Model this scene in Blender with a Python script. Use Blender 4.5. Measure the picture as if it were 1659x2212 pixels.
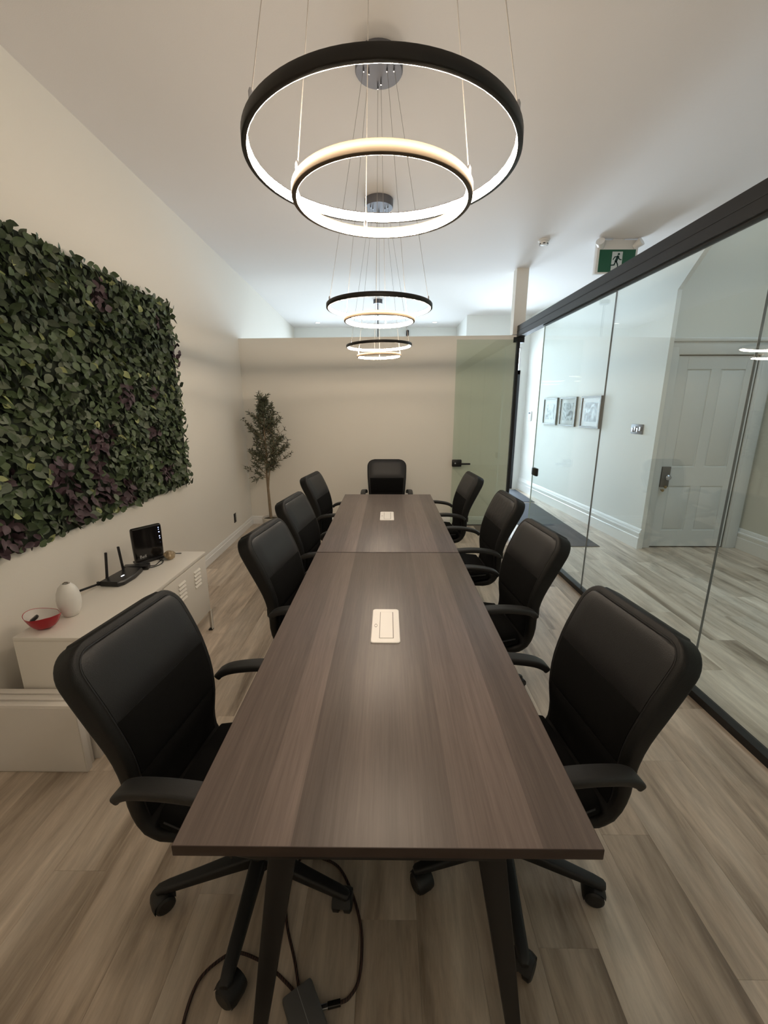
import bpy, bmesh, math, random
from mathutils import Vector, Matrix
R = math.radians
random.seed(7)
scene = bpy.context.scene
for o in list(bpy.data.objects):
    bpy.data.objects.remove(o, do_unlink=True)
COL = scene.collection

# ------------------------------------------------------------------ camera
CAM_H = 1.66
F_PX = 905.0
PITCH = math.atan((1106.0 - 881.0) / F_PX)
YAW = math.atan((838.0 - 829.5) / F_PX * math.cos(PITCH))
cam_data = bpy.data.cameras.new('camera')
cam = bpy.data.objects.new('camera', cam_data)
COL.objects.link(cam)
cam.location = (0, 0, CAM_H)
cam.rotation_euler = (math.pi / 2 - PITCH, 0, YAW)
cam_data.sensor_fit = 'VERTICAL'
cam_data.sensor_height = 24.0
cam_data.lens = F_PX / 2212.0 * 24.0
cam_data.clip_start = 0.02
scene.camera = cam

# ------------------------------------------------------------------ world, daylight, exposure
world = bpy.data.worlds.new('overcast_sky')
scene.world = world
world.use_nodes = True
bg = world.node_tree.nodes['Background']
bg.inputs[0].default_value = (0.80, 0.90, 1.0, 1)
bg.inputs[1].default_value = 1.6

def area_light(name, loc, rot, sx, sy, power, color):
    l = bpy.data.lights.new(name, 'AREA')
    l.shape = 'RECTANGLE'; l.size = sx; l.size_y = sy
    l.energy = power; l.color = color
    o = bpy.data.objects.new(name, l); COL.objects.link(o)
    o.location = loc; o.rotation_euler = rot
    return o
DAY = (0.72, 0.87, 1.0)
area_light('daylight_front_window', (-0.25, 12.2, 1.5), (R(-84), 0, 0), 4.6, 3.2, 560, DAY)
area_light('daylight_entrance_door', (2.27, 10.25, 1.6), (R(-84), 0, 0), 1.15, 2.9, 390, DAY)
area_light('added_recess_fill', (3.80, 2.6, 5.1), (0, 0, 0), 0.9, 2.4, 36, DAY).data.spread = R(100)  # added fill for the hall floor, shining through a made-up roof opening

vs = scene.view_settings
vs.view_transform = 'Standard'
vs.look = 'None'
vs.exposure = 0.0
vs.gamma = 1.0
vs.use_curve_mapping = False
scene.cycles.max_bounces = 8
scene.cycles.diffuse_bounces = 4
scene.cycles.glossy_bounces = 3
LED_STRENGTH = 132.0

# ------------------------------------------------------------------ materials
MATS = {}
def nt_new(name):
    m = bpy.data.materials.new(name); m.use_nodes = True
    nt = m.node_tree
    b = nt.nodes['Principled BSDF']
    return m, nt, b
def mat(name, col, rough=0.5, metal=0.0, vary=0.04, scale=6.0, bump=0.0, bscale=200.0, spec=0.5, coat=0.0):
    """principled with a faint procedural mottling and optional fine relief"""
    if name in MATS: return MATS[name]
    m, nt, b = nt_new(name)
    N = nt.nodes; L = nt.links
    tc = N.new('ShaderNodeTexCoord')
    nz = N.new('ShaderNodeTexNoise'); nz.inputs['Scale'].default_value = scale; nz.inputs['Detail'].default_value = 3
    L.new(tc.outputs['Object'], nz.inputs['Vector'])
    mx = N.new('ShaderNodeMix'); mx.data_type = 'RGBA'
    c = Vector(col)
    mx.inputs[6].default_value = (*(c * (1 - vary)), 1)
    mx.inputs[7].default_value = (*[min(1, v * (1 + vary)) for v in c], 1)
    L.new(nz.outputs[0], mx.inputs[0])
    L.new(mx.outputs[2], b.inputs['Base Color'])
    b.inputs['Roughness'].default_value = rough
    b.inputs['Metallic'].default_value = metal
    b.inputs['Specular IOR Level'].default_value = spec
    if coat: b.inputs['Coat Weight'].default_value = coat
    if bump:
        n2 = N.new('ShaderNodeTexNoise'); n2.inputs['Scale'].default_value = bscale; n2.inputs['Detail'].default_value = 2
        L.new(tc.outputs['Object'], n2.inputs['Vector'])
        bp = N.new('ShaderNodeBump'); bp.inputs['Strength'].default_value = bump; bp.inputs['Distance'].default_value = 0.002
        L.new(n2.outputs[0], bp.inputs['Height']); L.new(bp.outputs[0], b.inputs['Normal'])
    MATS[name] = m
    return m
def emit(name, col, strength):
    if name in MATS: return MATS[name]
    m = bpy.data.materials.new(name); m.use_nodes = True
    nt = m.node_tree; nt.nodes.clear()
    e = nt.nodes.new('ShaderNodeEmission'); e.inputs[0].default_value = (*col, 1); e.inputs[1].default_value = strength
    o = nt.nodes.new('ShaderNodeOutputMaterial'); nt.links.new(e.outputs[0], o.inputs[0])
    MATS[name] = m
    return m
def glass(name, tint, rough=0.0, ior=1.5):
    if name in MATS: return MATS[name]
    m = bpy.data.materials.new(name); m.use_nodes = True
    nt = m.node_tree; nt.nodes.clear(); N = nt.nodes; L = nt.links
    fr = N.new('ShaderNodeFresnel'); fr.inputs[0].default_value = 1.5
    geo = N.new('ShaderNodeNewGeometry')
    # same reflectance from either side of the face (no total internal reflection inside the thin slab)
    inv = N.new('ShaderNodeMix'); inv.data_type = 'FLOAT'
    inv.inputs[2].default_value = ior; inv.inputs[3].default_value = 1.0 / ior
    L.new(geo.outputs['Backfacing'], inv.inputs[0]); L.new(inv.outputs[0], fr.inputs[0])
    t = N.new('ShaderNodeBsdfTransparent'); t.inputs[0].default_value = (*tint, 1)
    g = N.new('ShaderNodeBsdfGlossy'); g.inputs[0].default_value = (1, 1, 1, 1); g.inputs[1].default_value = rough
    mx = N.new('ShaderNodeMixShader'); o = N.new('ShaderNodeOutputMaterial')
    L.new(fr.outputs[0], mx.inputs[0]); L.new(t.outputs[0], mx.inputs[1]); L.new(g.outputs[0], mx.inputs[2])
    L.new(mx.outputs[0], o.inputs[0])
    MATS[name] = m
    return m

WALL = mat('wall_paint', (0.80, 0.765, 0.695), 0.75, vary=0.015, scale=1.5, bump=0.12, bscale=260)
HALLWALL = mat('hall_paint', (0.84, 0.85, 0.82), 0.7, vary=0.015, scale=1.5, bump=0.1, bscale=260)
CEIL = mat('ceiling_paint', (0.82, 0.795, 0.785), 0.85, vary=0.015, scale=1.2, bump=0.15, bscale=220)
TRIMW = mat('trim_white', (0.84, 0.84, 0.82), 0.35, vary=0.01)
DOORW = mat('door_white', (0.72, 0.74, 0.73), 0.4, vary=0.02)
BLACKM = mat('black_metal', (0.012, 0.012, 0.013), 0.42, 0.3, vary=0.1)
RAIL = mat('dark_anodised_rail', (0.035, 0.034, 0.033), 0.42, 0.75, vary=0.06)
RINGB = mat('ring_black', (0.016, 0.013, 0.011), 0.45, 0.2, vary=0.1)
RINGLIT = mat('ring_lower_lit', (0.15, 0.115, 0.08), 0.5, 0.3, vary=0.05)  # black lower ring browned: the upper ring's warm light put into its colour
CHROME = mat('brushed_chrome', (0.55, 0.56, 0.60), 0.28, 1.0, vary=0.05)
STEEL = mat('dark_steel', (0.20, 0.20, 0.22), 0.35, 1.0, vary=0.08)
BRASS = mat('aged_brass', (0.45, 0.33, 0.18), 0.35, 1.0, vary=0.08)
CABLE = mat('clear_steel_cable', (0.42, 0.40, 0.38), 0.4, 0.7)
LED = emit('led_warm', (1.0, 0.82, 0.625), LED_STRENGTH)
LEATHER = mat('black_leather', (0.010, 0.010, 0.011), 0.46, vary=0.15, scale=14, bump=0.35, bscale=420, spec=0.42)
LEATHER_SIDE = mat('black_leather_side', (0.006, 0.006, 0.006), 0.55, vary=0.15, scale=14, bump=0.3, bscale=420, spec=0.35)
FABRIC = mat('black_mesh_fabric', (0.0035, 0.0035, 0.0035), 0.9, vary=0.2, scale=40, bump=0.5, bscale=900, spec=0.12)
PLASTIC = mat('black_plastic', (0.011, 0.011, 0.011), 0.5, vary=0.08, bump=0.15, bscale=600)
CABW = mat('cabinet_white', (0.80, 0.765, 0.70), 0.38, vary=0.01)
PANELW = mat('panel_white', (0.74, 0.70, 0.65), 0.5, vary=0.02)
PLATEW = mat('grommet_white', (0.83, 0.80, 0.77), 0.35, vary=0.01)
DARKGAP = mat('dark_gap', (0.02, 0.02, 0.02), 0.8)
ROUTERB = mat('router_black', (0.012, 0.012, 0.013), 0.35, vary=0.1)
GLOSSB = mat('gloss_black', (0.010, 0.009, 0.009), 0.12, vary=0.1)
WHITEP = mat('white_plastic', (0.80, 0.80, 0.79), 0.4, vary=0.01)
GLASS = glass('partition_glass', (0.945, 0.978, 0.970))
GLASSD = glass('door_glass', (0.905, 0.945, 0.915))
GLASSC = glass('clear_glass', (0.97, 0.98, 0.985))
GLASSP = glass('picture_glass', (0.985, 0.99, 0.99), 0.0, 1.13)

def wood_floor_mat():
    m, nt, b = nt_new('floor_plank_wood'); N = nt.nodes; L = nt.links
    geo = N.new('ShaderNodeNewGeometry'); oi = N.new('ShaderNodeObjectInfo')
    mp = N.new('ShaderNodeMapping'); mp.inputs['Scale'].default_value = (6.5, 0.8, 6.5)
    L.new(geo.outputs['Position'], mp.inputs['Vector'])
    w = N.new('ShaderNodeMath'); w.operation = 'MULTIPLY'; w.inputs[1].default_value = 60.0
    L.new(oi.outputs['Random'], w.inputs[0])
    def noise(scale, detail, rough, dist=0.0, dim='4D'):
        n = N.new('ShaderNodeTexNoise'); n.noise_dimensions = dim
        n.inputs['Scale'].default_value = scale; n.inputs['Detail'].default_value = detail
        n.inputs['Roughness'].default_value = rough; n.inputs['Distortion'].default_value = dist
        L.new(mp.outputs[0], n.inputs['Vector']); L.new(w.outputs[0], n.inputs['W'])
        return n
    n1 = noise(0.8, 6, 0.62, 0.6)
    n2 = noise(3.2, 6, 0.7, 0.3)
    r1 = N.new('ShaderNodeValToRGB')
    r1.color_ramp.elements[0].position = 0.33; r1.color_ramp.elements[0].color = (0.215, 0.162, 0.115, 1)
    r1.color_ramp.elements[1].position = 0.62; r1.color_ramp.elements[1].color = (0.70, 0.61, 0.50, 1)
    e = r1.color_ramp.elements.new(0.45); e.color = (0.51, 0.42, 0.325, 1)
    L.new(n1.outputs[0], r1.inputs[0])
    r2 = N.new('ShaderNodeValToRGB')
    r2.color_ramp.elements[0].position = 0.34; r2.color_ramp.elements[0].color = (0.72, 0.70, 0.68, 1)
    r2.color_ramp.elements[1].position = 0.62; r2.color_ramp.elements[1].color = (1.08, 1.06, 1.04, 1)
    L.new(n2.outputs[0], r2.inputs[0])
    mm = N.new('ShaderNodeMix'); mm.data_type = 'RGBA'; mm.blend_type = 'MULTIPLY'; mm.inputs[0].default_value = 1
    L.new(r1.outputs[0], mm.inputs[6]); L.new(r2.outputs[0], mm.inputs[7])
    # plank to plank tone
    mr = N.new('ShaderNodeMapRange'); mr.inputs[3].default_value = 0.86; mr.inputs[4].default_value = 1.12
    L.new(oi.outputs['Random'], mr.inputs[0])
    hs = N.new('ShaderNodeHueSaturation'); hs.inputs['Saturation'].default_value = 0.95
    L.new(mm.outputs[2], hs.inputs['Color']); L.new(mr.outputs[0], hs.inputs['Value'])
    L.new(hs.outputs[0], b.inputs['Base Color'])
    b.inputs['Roughness'].default_value = 0.36
    b.inputs['Specular IOR Level'].default_value = 0.5
    bp = N.new('ShaderNodeBump'); bp.inputs['Strength'].default_value = 0.12; bp.inputs['Distance'].default_value = 0.002
    L.new(n2.outputs[0], bp.inputs['Height']); L.new(bp.outputs[0], b.inputs['Normal'])
    return m
FLOORM = wood_floor_mat()

def table_mat():
    m, nt, b = nt_new('table_laminate'); N = nt.nodes; L = nt.links
    tc = N.new('ShaderNodeTexCoord')
    def mapn(scale, nscale, detail, dist=0.0, rough=0.55):
        mp = N.new('ShaderNodeMapping'); mp.inputs['Scale'].default_value = scale
        L.new(tc.outputs['Object'], mp.inputs['Vector'])
        n = N.new('ShaderNodeTexNoise'); n.inputs['Scale'].default_value = nscale; n.inputs['Detail'].default_value = detail
        n.inputs['Distortion'].default_value = dist; n.inputs['Roughness'].default_value = rough
        L.new(mp.outputs[0], n.inputs['Vector']); return n
    # wide staves of differing tone: stepped coordinate across the top
    sx = N.new('ShaderNodeSeparateXYZ'); L.new(tc.outputs['Object'], sx.inputs[0])
    wob = mapn((0.0, 0.35, 1), 1.0, 1)
    ma = N.new('ShaderNodeMath'); ma.operation = 'MULTIPLY_ADD'; ma.inputs[1].default_value = 11.0; ma.inputs[2].default_value = 40.3
    L.new(sx.outputs[0], ma.inputs[0])
    fl = N.new('ShaderNodeMath'); fl.operation = 'FLOOR'; L.new(ma.outputs[0], fl.inputs[0])
    wn = N.new('ShaderNodeTexWhiteNoise'); wn.noise_dimensions = '1D'; L.new(fl.outputs[0], wn.inputs['W'])
    g1 = mapn((26, 0.8, 26), 1.0, 6, 0.4, 0.62)
    g2 = mapn((160, 5.0, 160), 1.0, 3, 0.0, 0.6)
    base = N.new('ShaderNodeValToRGB')
    base.color_ramp.elements[0].position = 0.0; base.color_ramp.elements[0].color = (0.045, 0.034, 0.030, 1)
    base.color_ramp.elements[1].position = 1.0; base.color_ramp.elements[1].color = (0.225, 0.175, 0.154, 1)
    cmb = N.new('ShaderNodeMix'); cmb.data_type = 'FLOAT'; cmb.inputs[0].default_value = 0.55
    L.new(wn.outputs[0], cmb.inputs[2]); L.new(g1.outputs[0], cmb.inputs[3])
    L.new(cmb.outputs[0], base.inputs[0])
    r2 = N.new('ShaderNodeValToRGB')
    r2.color_ramp.elements[0].position = 0.3; r2.color_ramp.elements[0].color = (0.82, 0.81, 0.80, 1)
    r2.color_ramp.elements[1].position = 0.7; r2.color_ramp.elements[1].color = (1.1, 1.1, 1.1, 1)
    L.new(g2.outputs[0], r2.inputs[0])
    mm = N.new('ShaderNodeMix'); mm.data_type = 'RGBA'; mm.blend_type = 'MULTIPLY'; mm.inputs[0].default_value = 1
    L.new(base.outputs[0], mm.inputs[6]); L.new(r2.outputs[0], mm.inputs[7])
    L.new(mm.outputs[2], b.inputs['Base Color'])
    b.inputs['Roughness'].default_value = 0.40
    b.inputs['Specular IOR Level'].default_value = 0.5
    bp = N.new('ShaderNodeBump'); bp.inputs['Strength'].default_value = 0.1; bp.inputs['Distance'].default_value = 0.001
    L.new(g2.outputs[0], bp.inputs['Height']); L.new(bp.outputs[0], b.inputs['Normal'])
    return m
TABLEM = table_mat()
TABLEEDGE = mat('table_edge', (0.035, 0.020, 0.015), 0.5, vary=0.1)

def mat_mat():
    return mat('entrance_mat_grey', (0.085, 0.088, 0.095), 0.95, vary=0.35, scale=55, bump=0.8, bscale=500, spec=0.1)

# ------------------------------------------------------------------ mesh helpers
class MB:
    def __init__(self): self.v = []; self.f = []; self.mi = []
    def add(self, vs, fs, mi=0):
        n = len(self.v); self.v += [tuple(p) for p in vs]
        self.f += [tuple(i + n for i in f) for f in fs]; self.mi += [mi] * len(fs)
        return self
    def box(self, x0, x1, y0, y1, z0, z1, bev=0.0, seg=2, mi=0, M=None):
        bm = bmesh.new()
        bmesh.ops.create_cube(bm, size=1.0)
        for v in bm.verts:
            v.co = Vector(((x0 + x1) / 2 + v.co.x * (x1 - x0), (y0 + y1) / 2 + v.co.y * (y1 - y0), (z0 + z1) / 2 + v.co.z * (z1 - z0)))
        if bev > 0:
            bmesh.ops.bevel(bm, geom=bm.edges[:], offset=bev, segments=seg, profile=0.5, affect='EDGES', clamp_overlap=True)
        bm.verts.index_update()
        vs = [(M @ v.co) if M else v.co.copy() for v in bm.verts]
        fs = [[v.index for v in f.verts] for f in bm.faces]
        bm.free()
        return self.add(vs, fs, mi)
    def prism(self, pts, z0, z1, mi=0):
        """vertical prism from an xy outline (counter-clockwise); z0/z1 scalar or per point"""
        n = len(pts)
        a = z0 if hasattr(z0, '__len__') else [z0] * n
        b = z1 if hasattr(z1, '__len__') else [z1] * n
        vs = [(p[0], p[1], a[i]) for i, p in enumerate(pts)] + [(p[0], p[1], b[i]) for i, p in enumerate(pts)]
        fs = [tuple(range(n - 1, -1, -1)), tuple(range(n, 2 * n))]
        fs += [(i, (i + 1) % n, n + (i + 1) % n, n + i) for i in range(n)]
        return self.add(vs, fs, mi)
    def slab(self, poly, d, mi=0):
        """solid from a planar 3-D outline pushed along vector d"""
        n = len(poly); d = Vector(d)
        vs = [Vector(p) for p in poly] + [Vector(p) + d for p in poly]
        fs = [tuple(range(n - 1, -1, -1)), tuple(range(n, 2 * n))]
        fs += [(i, (i + 1) % n, n + (i + 1) % n, n + i) for i in range(n)]
        return self.add(vs, fs, mi)
    def loft(self, rings, caps=True, closed=True, mi=0, endcap=True):
        n = len(rings[0]); vs = [p for r in rings for p in r]; fs = []
        for i in range(len(rings) - 1):
            for j in range(n if closed else n - 1):
                k = (j + 1) % n
                fs.append((i * n + j, i * n + k, (i + 1) * n + k, (i + 1) * n + j))
        if caps and closed:
            fs.append(tuple(range(n - 1, -1, -1)))
            m = (len(rings) - 1) * n
            if endcap: fs.append(tuple(range(m, m + n)))
        return self.add(vs, fs, mi)
    def tube(self, path, r, n=8, mi=0):
        path = [Vector(p) for p in path]
        rs = r if hasattr(r, '__len__') else [r] * len(path)
        rings = []; up = None
        for i, p in enumerate(path):
            t = (path[min(i + 1, len(path) - 1)] - path[max(i - 1, 0)]).normalized()
            if up is None:
                up = Vector((0, 0, 1)) if abs(t.z) < 0.9 else Vector((1, 0, 0))
            s = t.cross(up)
            if s.length < 1e-5: s = t.orthogonal()
            s.normalize(); u = s.cross(t).normalized(); up = u
            rings.append([p + (s * math.cos(a) + u * math.sin(a)) * rs[i] for a in [2 * math.pi * k / n for k in range(n)]])
        return self.loft(rings, mi=mi)
    def ribbon(self, path, side, w, t, r=None, mi=0):
        """rounded-rectangle section swept along path; side = vector or list (width direction)"""
        path = [Vector(p) for p in path]; rings = []
        for i, p in enumerate(path):
            tg = (path[min(i + 1, len(path) - 1)] - path[max(i - 1, 0)]).normalized()
            sd = Vector(side[i] if isinstance(side, list) else side)
            sd = (sd - tg * sd.dot(tg)).normalized()
            up = sd.cross(tg).normalized()
            ww = w[i] if hasattr(w, '__len__') else w
            tt = t[i] if hasattr(t, '__len__') else t
            rings.append([p + sd * a + up * b for a, b in rrect(ww, tt, (r or min(ww, tt) * 0.45))])
        return self.loft(rings, mi=mi)
    def lathe(self, prof, n=32, center=(0, 0, 0), axis='z', mi=0):
        c = Vector(center); rings = []
        for r, z in prof:
            ring = []
            for k in range(n):
                a = 2 * math.pi * k / n
                x, y = r * math.cos(a), r * math.sin(a)
                ring.append(c + (Vector((x, y, z)) if axis == 'z' else Vector((z, x, y)) if axis == 'x' else Vector((y, z, x))))
            rings.append(ring)
        return self.loft(rings, caps=True, mi=mi)
    def mesh(self, name, mats, smooth=35):
        me = bpy.data.meshes.new(name)
        me.from_pydata([tuple(p) for p in self.v], [], self.f)
        for m in (mats if isinstance(mats, (list, tuple)) else [mats]): me.materials.append(m)
        if any(self.mi):
            me.polygons.foreach_set('material_index', self.mi)
        bm = bmesh.new(); bm.from_mesh(me); bmesh.ops.recalc_face_normals(bm, faces=bm.faces[:]); bm.to_mesh(me); bm.free()
        if smooth:
            me.polygons.foreach_set('use_smooth', [True] * len(me.polygons))
            me.set_sharp_from_angle(angle=R(smooth))
        me.update()
        return me
    def build(self, name, mats, parent=None, smooth=35, loc=None, rot=None):
        return obj(name, self.mesh(name, mats, smooth), parent, loc, rot)

def rrect(w, t, r, k=4):
    """outline points of a rounded rectangle w x t"""
    r = min(r, w * 0.499, t * 0.499); out = []
    for cx, cy, a0 in ((w / 2 - r, t / 2 - r, 0), (-w / 2 + r, t / 2 - r, 90), (-w / 2 + r, -t / 2 + r, 180), (w / 2 - r, -t / 2 + r, 270)):
        for i in range(k):
            a = R(a0 + 90 * i / (k - 1)); out.append((cx + r * math.cos(a), cy + r * math.sin(a)))
    return out
def obj(name, me, parent=None, loc=None, rot=None):
    o = bpy.data.objects.new(name, me); COL.objects.link(o)
    if parent: o.parent = parent
    if loc: o.location = loc
    if rot: o.rotation_euler = rot
    return o
def tag(o, label=None, cat=None, group=None, kind=None):
    if label: o['label'] = label
    if cat: o['category'] = cat
    if group: o['group'] = group
    if kind: o['kind'] = kind
    return o
def thing(name, label, cat, loc=(0, 0, 0), rz=0.0, group=None, kind=None):
    o = bpy.data.objects.new(name, None); COL.objects.link(o)
    o.empty_display_size = 0.05
    o.location = loc; o.rotation_euler = (0, 0, rz)
    return tag(o, label, cat, group, kind)
def copy_tree(o, parent=None):
    c = o.copy(); COL.objects.link(c); c.parent = parent
    for ch in [x for x in o.children]: copy_tree(ch, c)
    return c
def struct(o, label, cat): return tag(o, label, cat, kind='structure')
def catmull(pts, n):
    pts = [Vector(p) for p in pts]; out = []
    P = [pts[0] * 2 - pts[1]] + pts + [pts[-1] * 2 - pts[-2]]
    for i in range(1, len(P) - 2):
        for k in range(n):
            t = k / n
            out.append(0.5 * ((2 * P[i]) + (P[i + 1] - P[i - 1]) * t + (2 * P[i - 1] - 5 * P[i] + 4 * P[i + 1] - P[i + 2]) * t * t + (3 * P[i] - P[i - 1] - 3 * P[i + 1] + P[i + 2]) * t ** 3))
    out.append(pts[-1]); return out

# ------------------------------------------------------------------ setting
CZ = 3.39                                   # ceiling height
def LX(y): return -1.845 - 0.025 * y        # left wall face
def GX(y): return 1.865 - 0.020 * y         # glass wall centre line
def HX(y): return 3.045 - 0.0715 * (y - 4.81)   # hall wall face
PY = 5.95                                   # partition face
YB, YF, YD = -0.8, 10.0, 8.75               # wall behind camera, bay window wall, entrance wall
AX, AY, AZ = 4.27, 4.93, 4.75               # stair recess: right wall, door wall, its ceiling

floor = struct(MB().prism([(-2.4, YB - .2), (4.6, YB - .2), (4.6, 10.3), (-2.4, 10.3)], -0.12, -0.009).build('floor', mat('floor_base', (0.16, 0.13, 0.10), 0.8)),
               'grey-brown wood plank floor running the length of the room and hall', 'floor')
PW, PL, GAP = 0.19, 1.24, 0.0004
plank_me = MB().box(-PW / 2 + GAP / 2, PW / 2 - GAP / 2, -PL / 2 + GAP / 2, PL / 2 - GAP / 2, -0.0085, 0.0, bev=0.0003, seg=1).mesh('plank', FLOORM, smooth=0)
xcol = -1.99; ci = 0
while xcol < 4.2:
    y = YB - (ci * 0.437) % PL
    while y < 8.7:
        yc = y + PL / 2; y += PL
        if yc > 5.4 + PL / 2 and xcol < 1.5: continue          # behind the partition
        if yc > 4.9 + PL / 2 and xcol > 3.15: continue         # behind the hall wall
        if yc < 0.1 and -1.0 < xcol < 4.3: continue            # behind the camera
        obj('plank', plank_me, floor, (xcol + PW / 2, yc, 0))
    xcol += PW; ci += 1
# floor without single planks, behind the partition, behind the camera
MB().prism([(-2.3, 6.7), (1.47, 6.7), (1.47, 10.0), (-2.3, 10.0)], -0.0088, -0.0003).build('floor_surface', FLOORM, floor)
MB().prism([(-0.9, YB), (4.25, YB), (4.25, 0.05), (-0.9, 0.05)], -0.0089, -0.0006).build('floor_surface', FLOORM, floor)

struct(MB().prism([(-2.5, YB - .2), (3.42, YB - .2), (HX(4.33) + .02, 4.33), (HX(YF) + .3, 10.25), (-2.5, 10.25)], CZ, CZ + 0.15).build('ceiling', CEIL),
       'plain off-white ceiling over the meeting room', 'ceiling')
w = MB().slab([(LX(YB), YB, 0), (LX(YF + .1), YF + .1, 0), (LX(YF + .1), YF + .1, CZ), (LX(YB), YB, CZ)], (-0.2, 0, 0))
struct(w.build('wall_left', WALL), 'cream painted wall behind the leaf panel and cabinet', 'wall')
# partition wall below ceiling height, with slightly rising top
xl, xr = LX(PY), 1.70
w = MB().slab([(xl, PY, 0), (xr, PY, 0), (xr, PY, 2.592), (xl, PY, 2.556)], (0, 0.11, 0))
struct(w.build('wall_far', WALL), 'cream partition wall at the far end stopping short of the ceiling', 'wall')
w = MB().box(1.645, 1.80, PY + 0.0, PY + 0.14, 2.60, CZ)
struct(w.build('trim_1', mat('column_paint', (0.76, 0.72, 0.65), 0.7, vary=0.02)), 'short painted post from partition corner up to the ceiling', 'post')
# wall behind the camera
struct(MB().box(-2.1, 4.6, YB - 0.15, YB, 0, 4.9).build('wall_near', WALL), 'cream wall behind the camera', 'wall')
# hall wall with pictures, upper edge sloping into the stair recess
HN = Vector((1, 0.0715, 0)).normalized()
HTOP = 4.33
w = MB()
w.slab([(HX(4.86), 4.86, 0), (HX(YD + .2), YD + .2, 0), (HX(YD + .2), YD + .2, CZ), (HX(HTOP), HTOP, CZ), (HX(4.86), 4.86, 2.865)], HN * 0.05)
struct(w.build('wall_right', HALLWALL), 'pale hall wall with three framed pictures', 'wall')
# recess: door wall, right wall, ceiling
ALC = mat('recess_paint', (0.66, 0.65, 0.58), 0.7, vary=0.015, scale=1.5, bump=0.1, bscale=260)
w = MB()
w.box(3.065, 3.19, AY, AY + 0.15, 0, AZ); w.box(4.10, 4.45, AY, AY + 0.15, 0, AZ); w.box(3.19, 4.10, AY, AY + 0.15, 2.225, AZ); w.box(3.1, 4.2, AY + .12, AY + .2, -.05, 2.4)  # last box: unseen backing added to stop light leaking round the door
struct(w.build('wall_alcove', ALC), 'pale recess wall around the old panelled door', 'wall')
struct(MB().box(AX, AX + 0.15, YB, AY + 0.1, 0, AZ).build('wall_recess_side', ALC), 'cream side wall right of the panelled door', 'wall')
SX0, SX1, SY0, SY1 = 3.5, 4.1, 1.6, 3.6
w = MB()
w.box(3.0, SX0, YB, AY + 0.15, AZ, AZ + 0.12); w.box(SX1, 4.45, YB, AY + 0.15, AZ, AZ + 0.12)
w.box(SX0, SX1, YB, SY0, AZ, AZ + 0.12); w.box(SX0, SX1, SY1, AY + 0.15, AZ, AZ + 0.12)
struct(w.build('ceiling_recess', CEIL), 'higher ceiling over the stair recess', 'ceiling')
sk = thing('added_skylight', 'made-up skylight added over the stair recess to brighten the hall floor', 'window', kind='structure')  # invented opening, put in so that the fill lamp has a source
MB().box(SX0, SX1, SY0, SY1, AZ + .10, AZ + .106).build('pane', GLASSC, sk, smooth=0)
f = MB()
for y in (SY0, (SY0 + SY1) / 2 - .02, SY1 - .04): f.box(SX0, SX1, y, y + .04, AZ + .06, AZ + .12)
f.build('window_frame', TRIMW, sk)
w = MB(); w.box(3.42, 3.55, YB, 1.4, CZ - 0.0, AZ)
struct(w.build('trim_2', ALC), 'boxed drop between hall ceiling and the higher recess', 'trim')
# outer front walls
w = MB()
WX0, WX1, WZ0, WZ1 = -1.75, 1.25, 0.6, 2.95
w.box(-2.3, WX0, YF, YF + 0.15, 0, CZ); w.box(WX1, 1.56, YF, YF + 0.15, 0, CZ)
w.box(WX0, WX1, YF, YF + 0.15, 0, WZ0); w.box(WX0, WX1, YF, YF + 0.15, WZ1, CZ)
w.box(1.52, 1.66, YD, YF + 0.15, 0, CZ)
w.box(1.66, 1.72, YD, YD + 0.15, 0, CZ); w.box(2.62, 2.95, YD, YD + 0.15, 0, CZ); w.box(1.72, 2.62, YD, YD + 0.15, 2.85, CZ)
struct(w.build('wall_front', HALLWALL), 'pale street-side wall with bay window and entrance', 'wall')
struct(MB().prism([(-30, 10.32), (34, 10.32), (34, 60), (-30, 60)], -.3, -.12).build('ground', mat('pavement_grey', (.30, .30, .29), .9, vary=.15, scale=3)), 'unseen grey pavement added outside to block sky light from below', 'pavement')  # unseen ground, added to keep sky light below the horizon off the ceiling
w2 = thing('window_2', 'white framed front window beyond the partition', 'window', kind='structure')
MB().box(WX0, WX1, YF + .04, YF + .05, WZ0, WZ1).build('pane', GLASSC, w2)
f = MB()
for x in (WX0, -0.25 - .03, WX1 - .06): f.box(x, x + .06, YF + .02, YF + .08, WZ0, WZ1)
for z in (WZ0, WZ1 - .06): f.box(WX0, WX1, YF + .02, YF + .08, z, z + .06)
f.build('window_frame', TRIMW, w2)
d3 = thing('door_3', 'dark framed glass entrance door at the end of the hall', 'door', kind='structure')
f = MB()
for x in (1.72, 2.53): f.box(x, x + .09, YD - .01, YD + .06, 0.0, 2.38, bev=.004)
f.box(1.72, 2.62, YD - .01, YD + .06, 2.30, 2.38, bev=.004); f.box(1.81, 2.53, YD, YD + .05, 0.0, 0.12)
f.build('door_frame', mat('entrance_frame', (0.03, 0.032, 0.036), 0.4, vary=.1), d3)
MB().box(1.81, 2.53, YD + .02, YD + .03, .12, 2.30).build('pane', GLASSC, d3)
f = MB(); f.box(1.72, 2.62, YD + .0, YD + .06, 2.79, 2.85); f.box(1.72, 1.76, YD, YD + .06, 2.38, 2.8); f.box(2.58, 2.62, YD, YD + .06, 2.38, 2.8)
f.build('transom_frame', TRIMW, d3)
MB().box(1.76, 2.58, YD + .03, YD + .035, 2.38, 2.79).build('transom_pane', GLASSC, d3)
MB().box(2.46, 2.50, YD - .05, YD - .01, .95, 1.2, bev=.008).build('door_handle', STEEL, d3)

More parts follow.
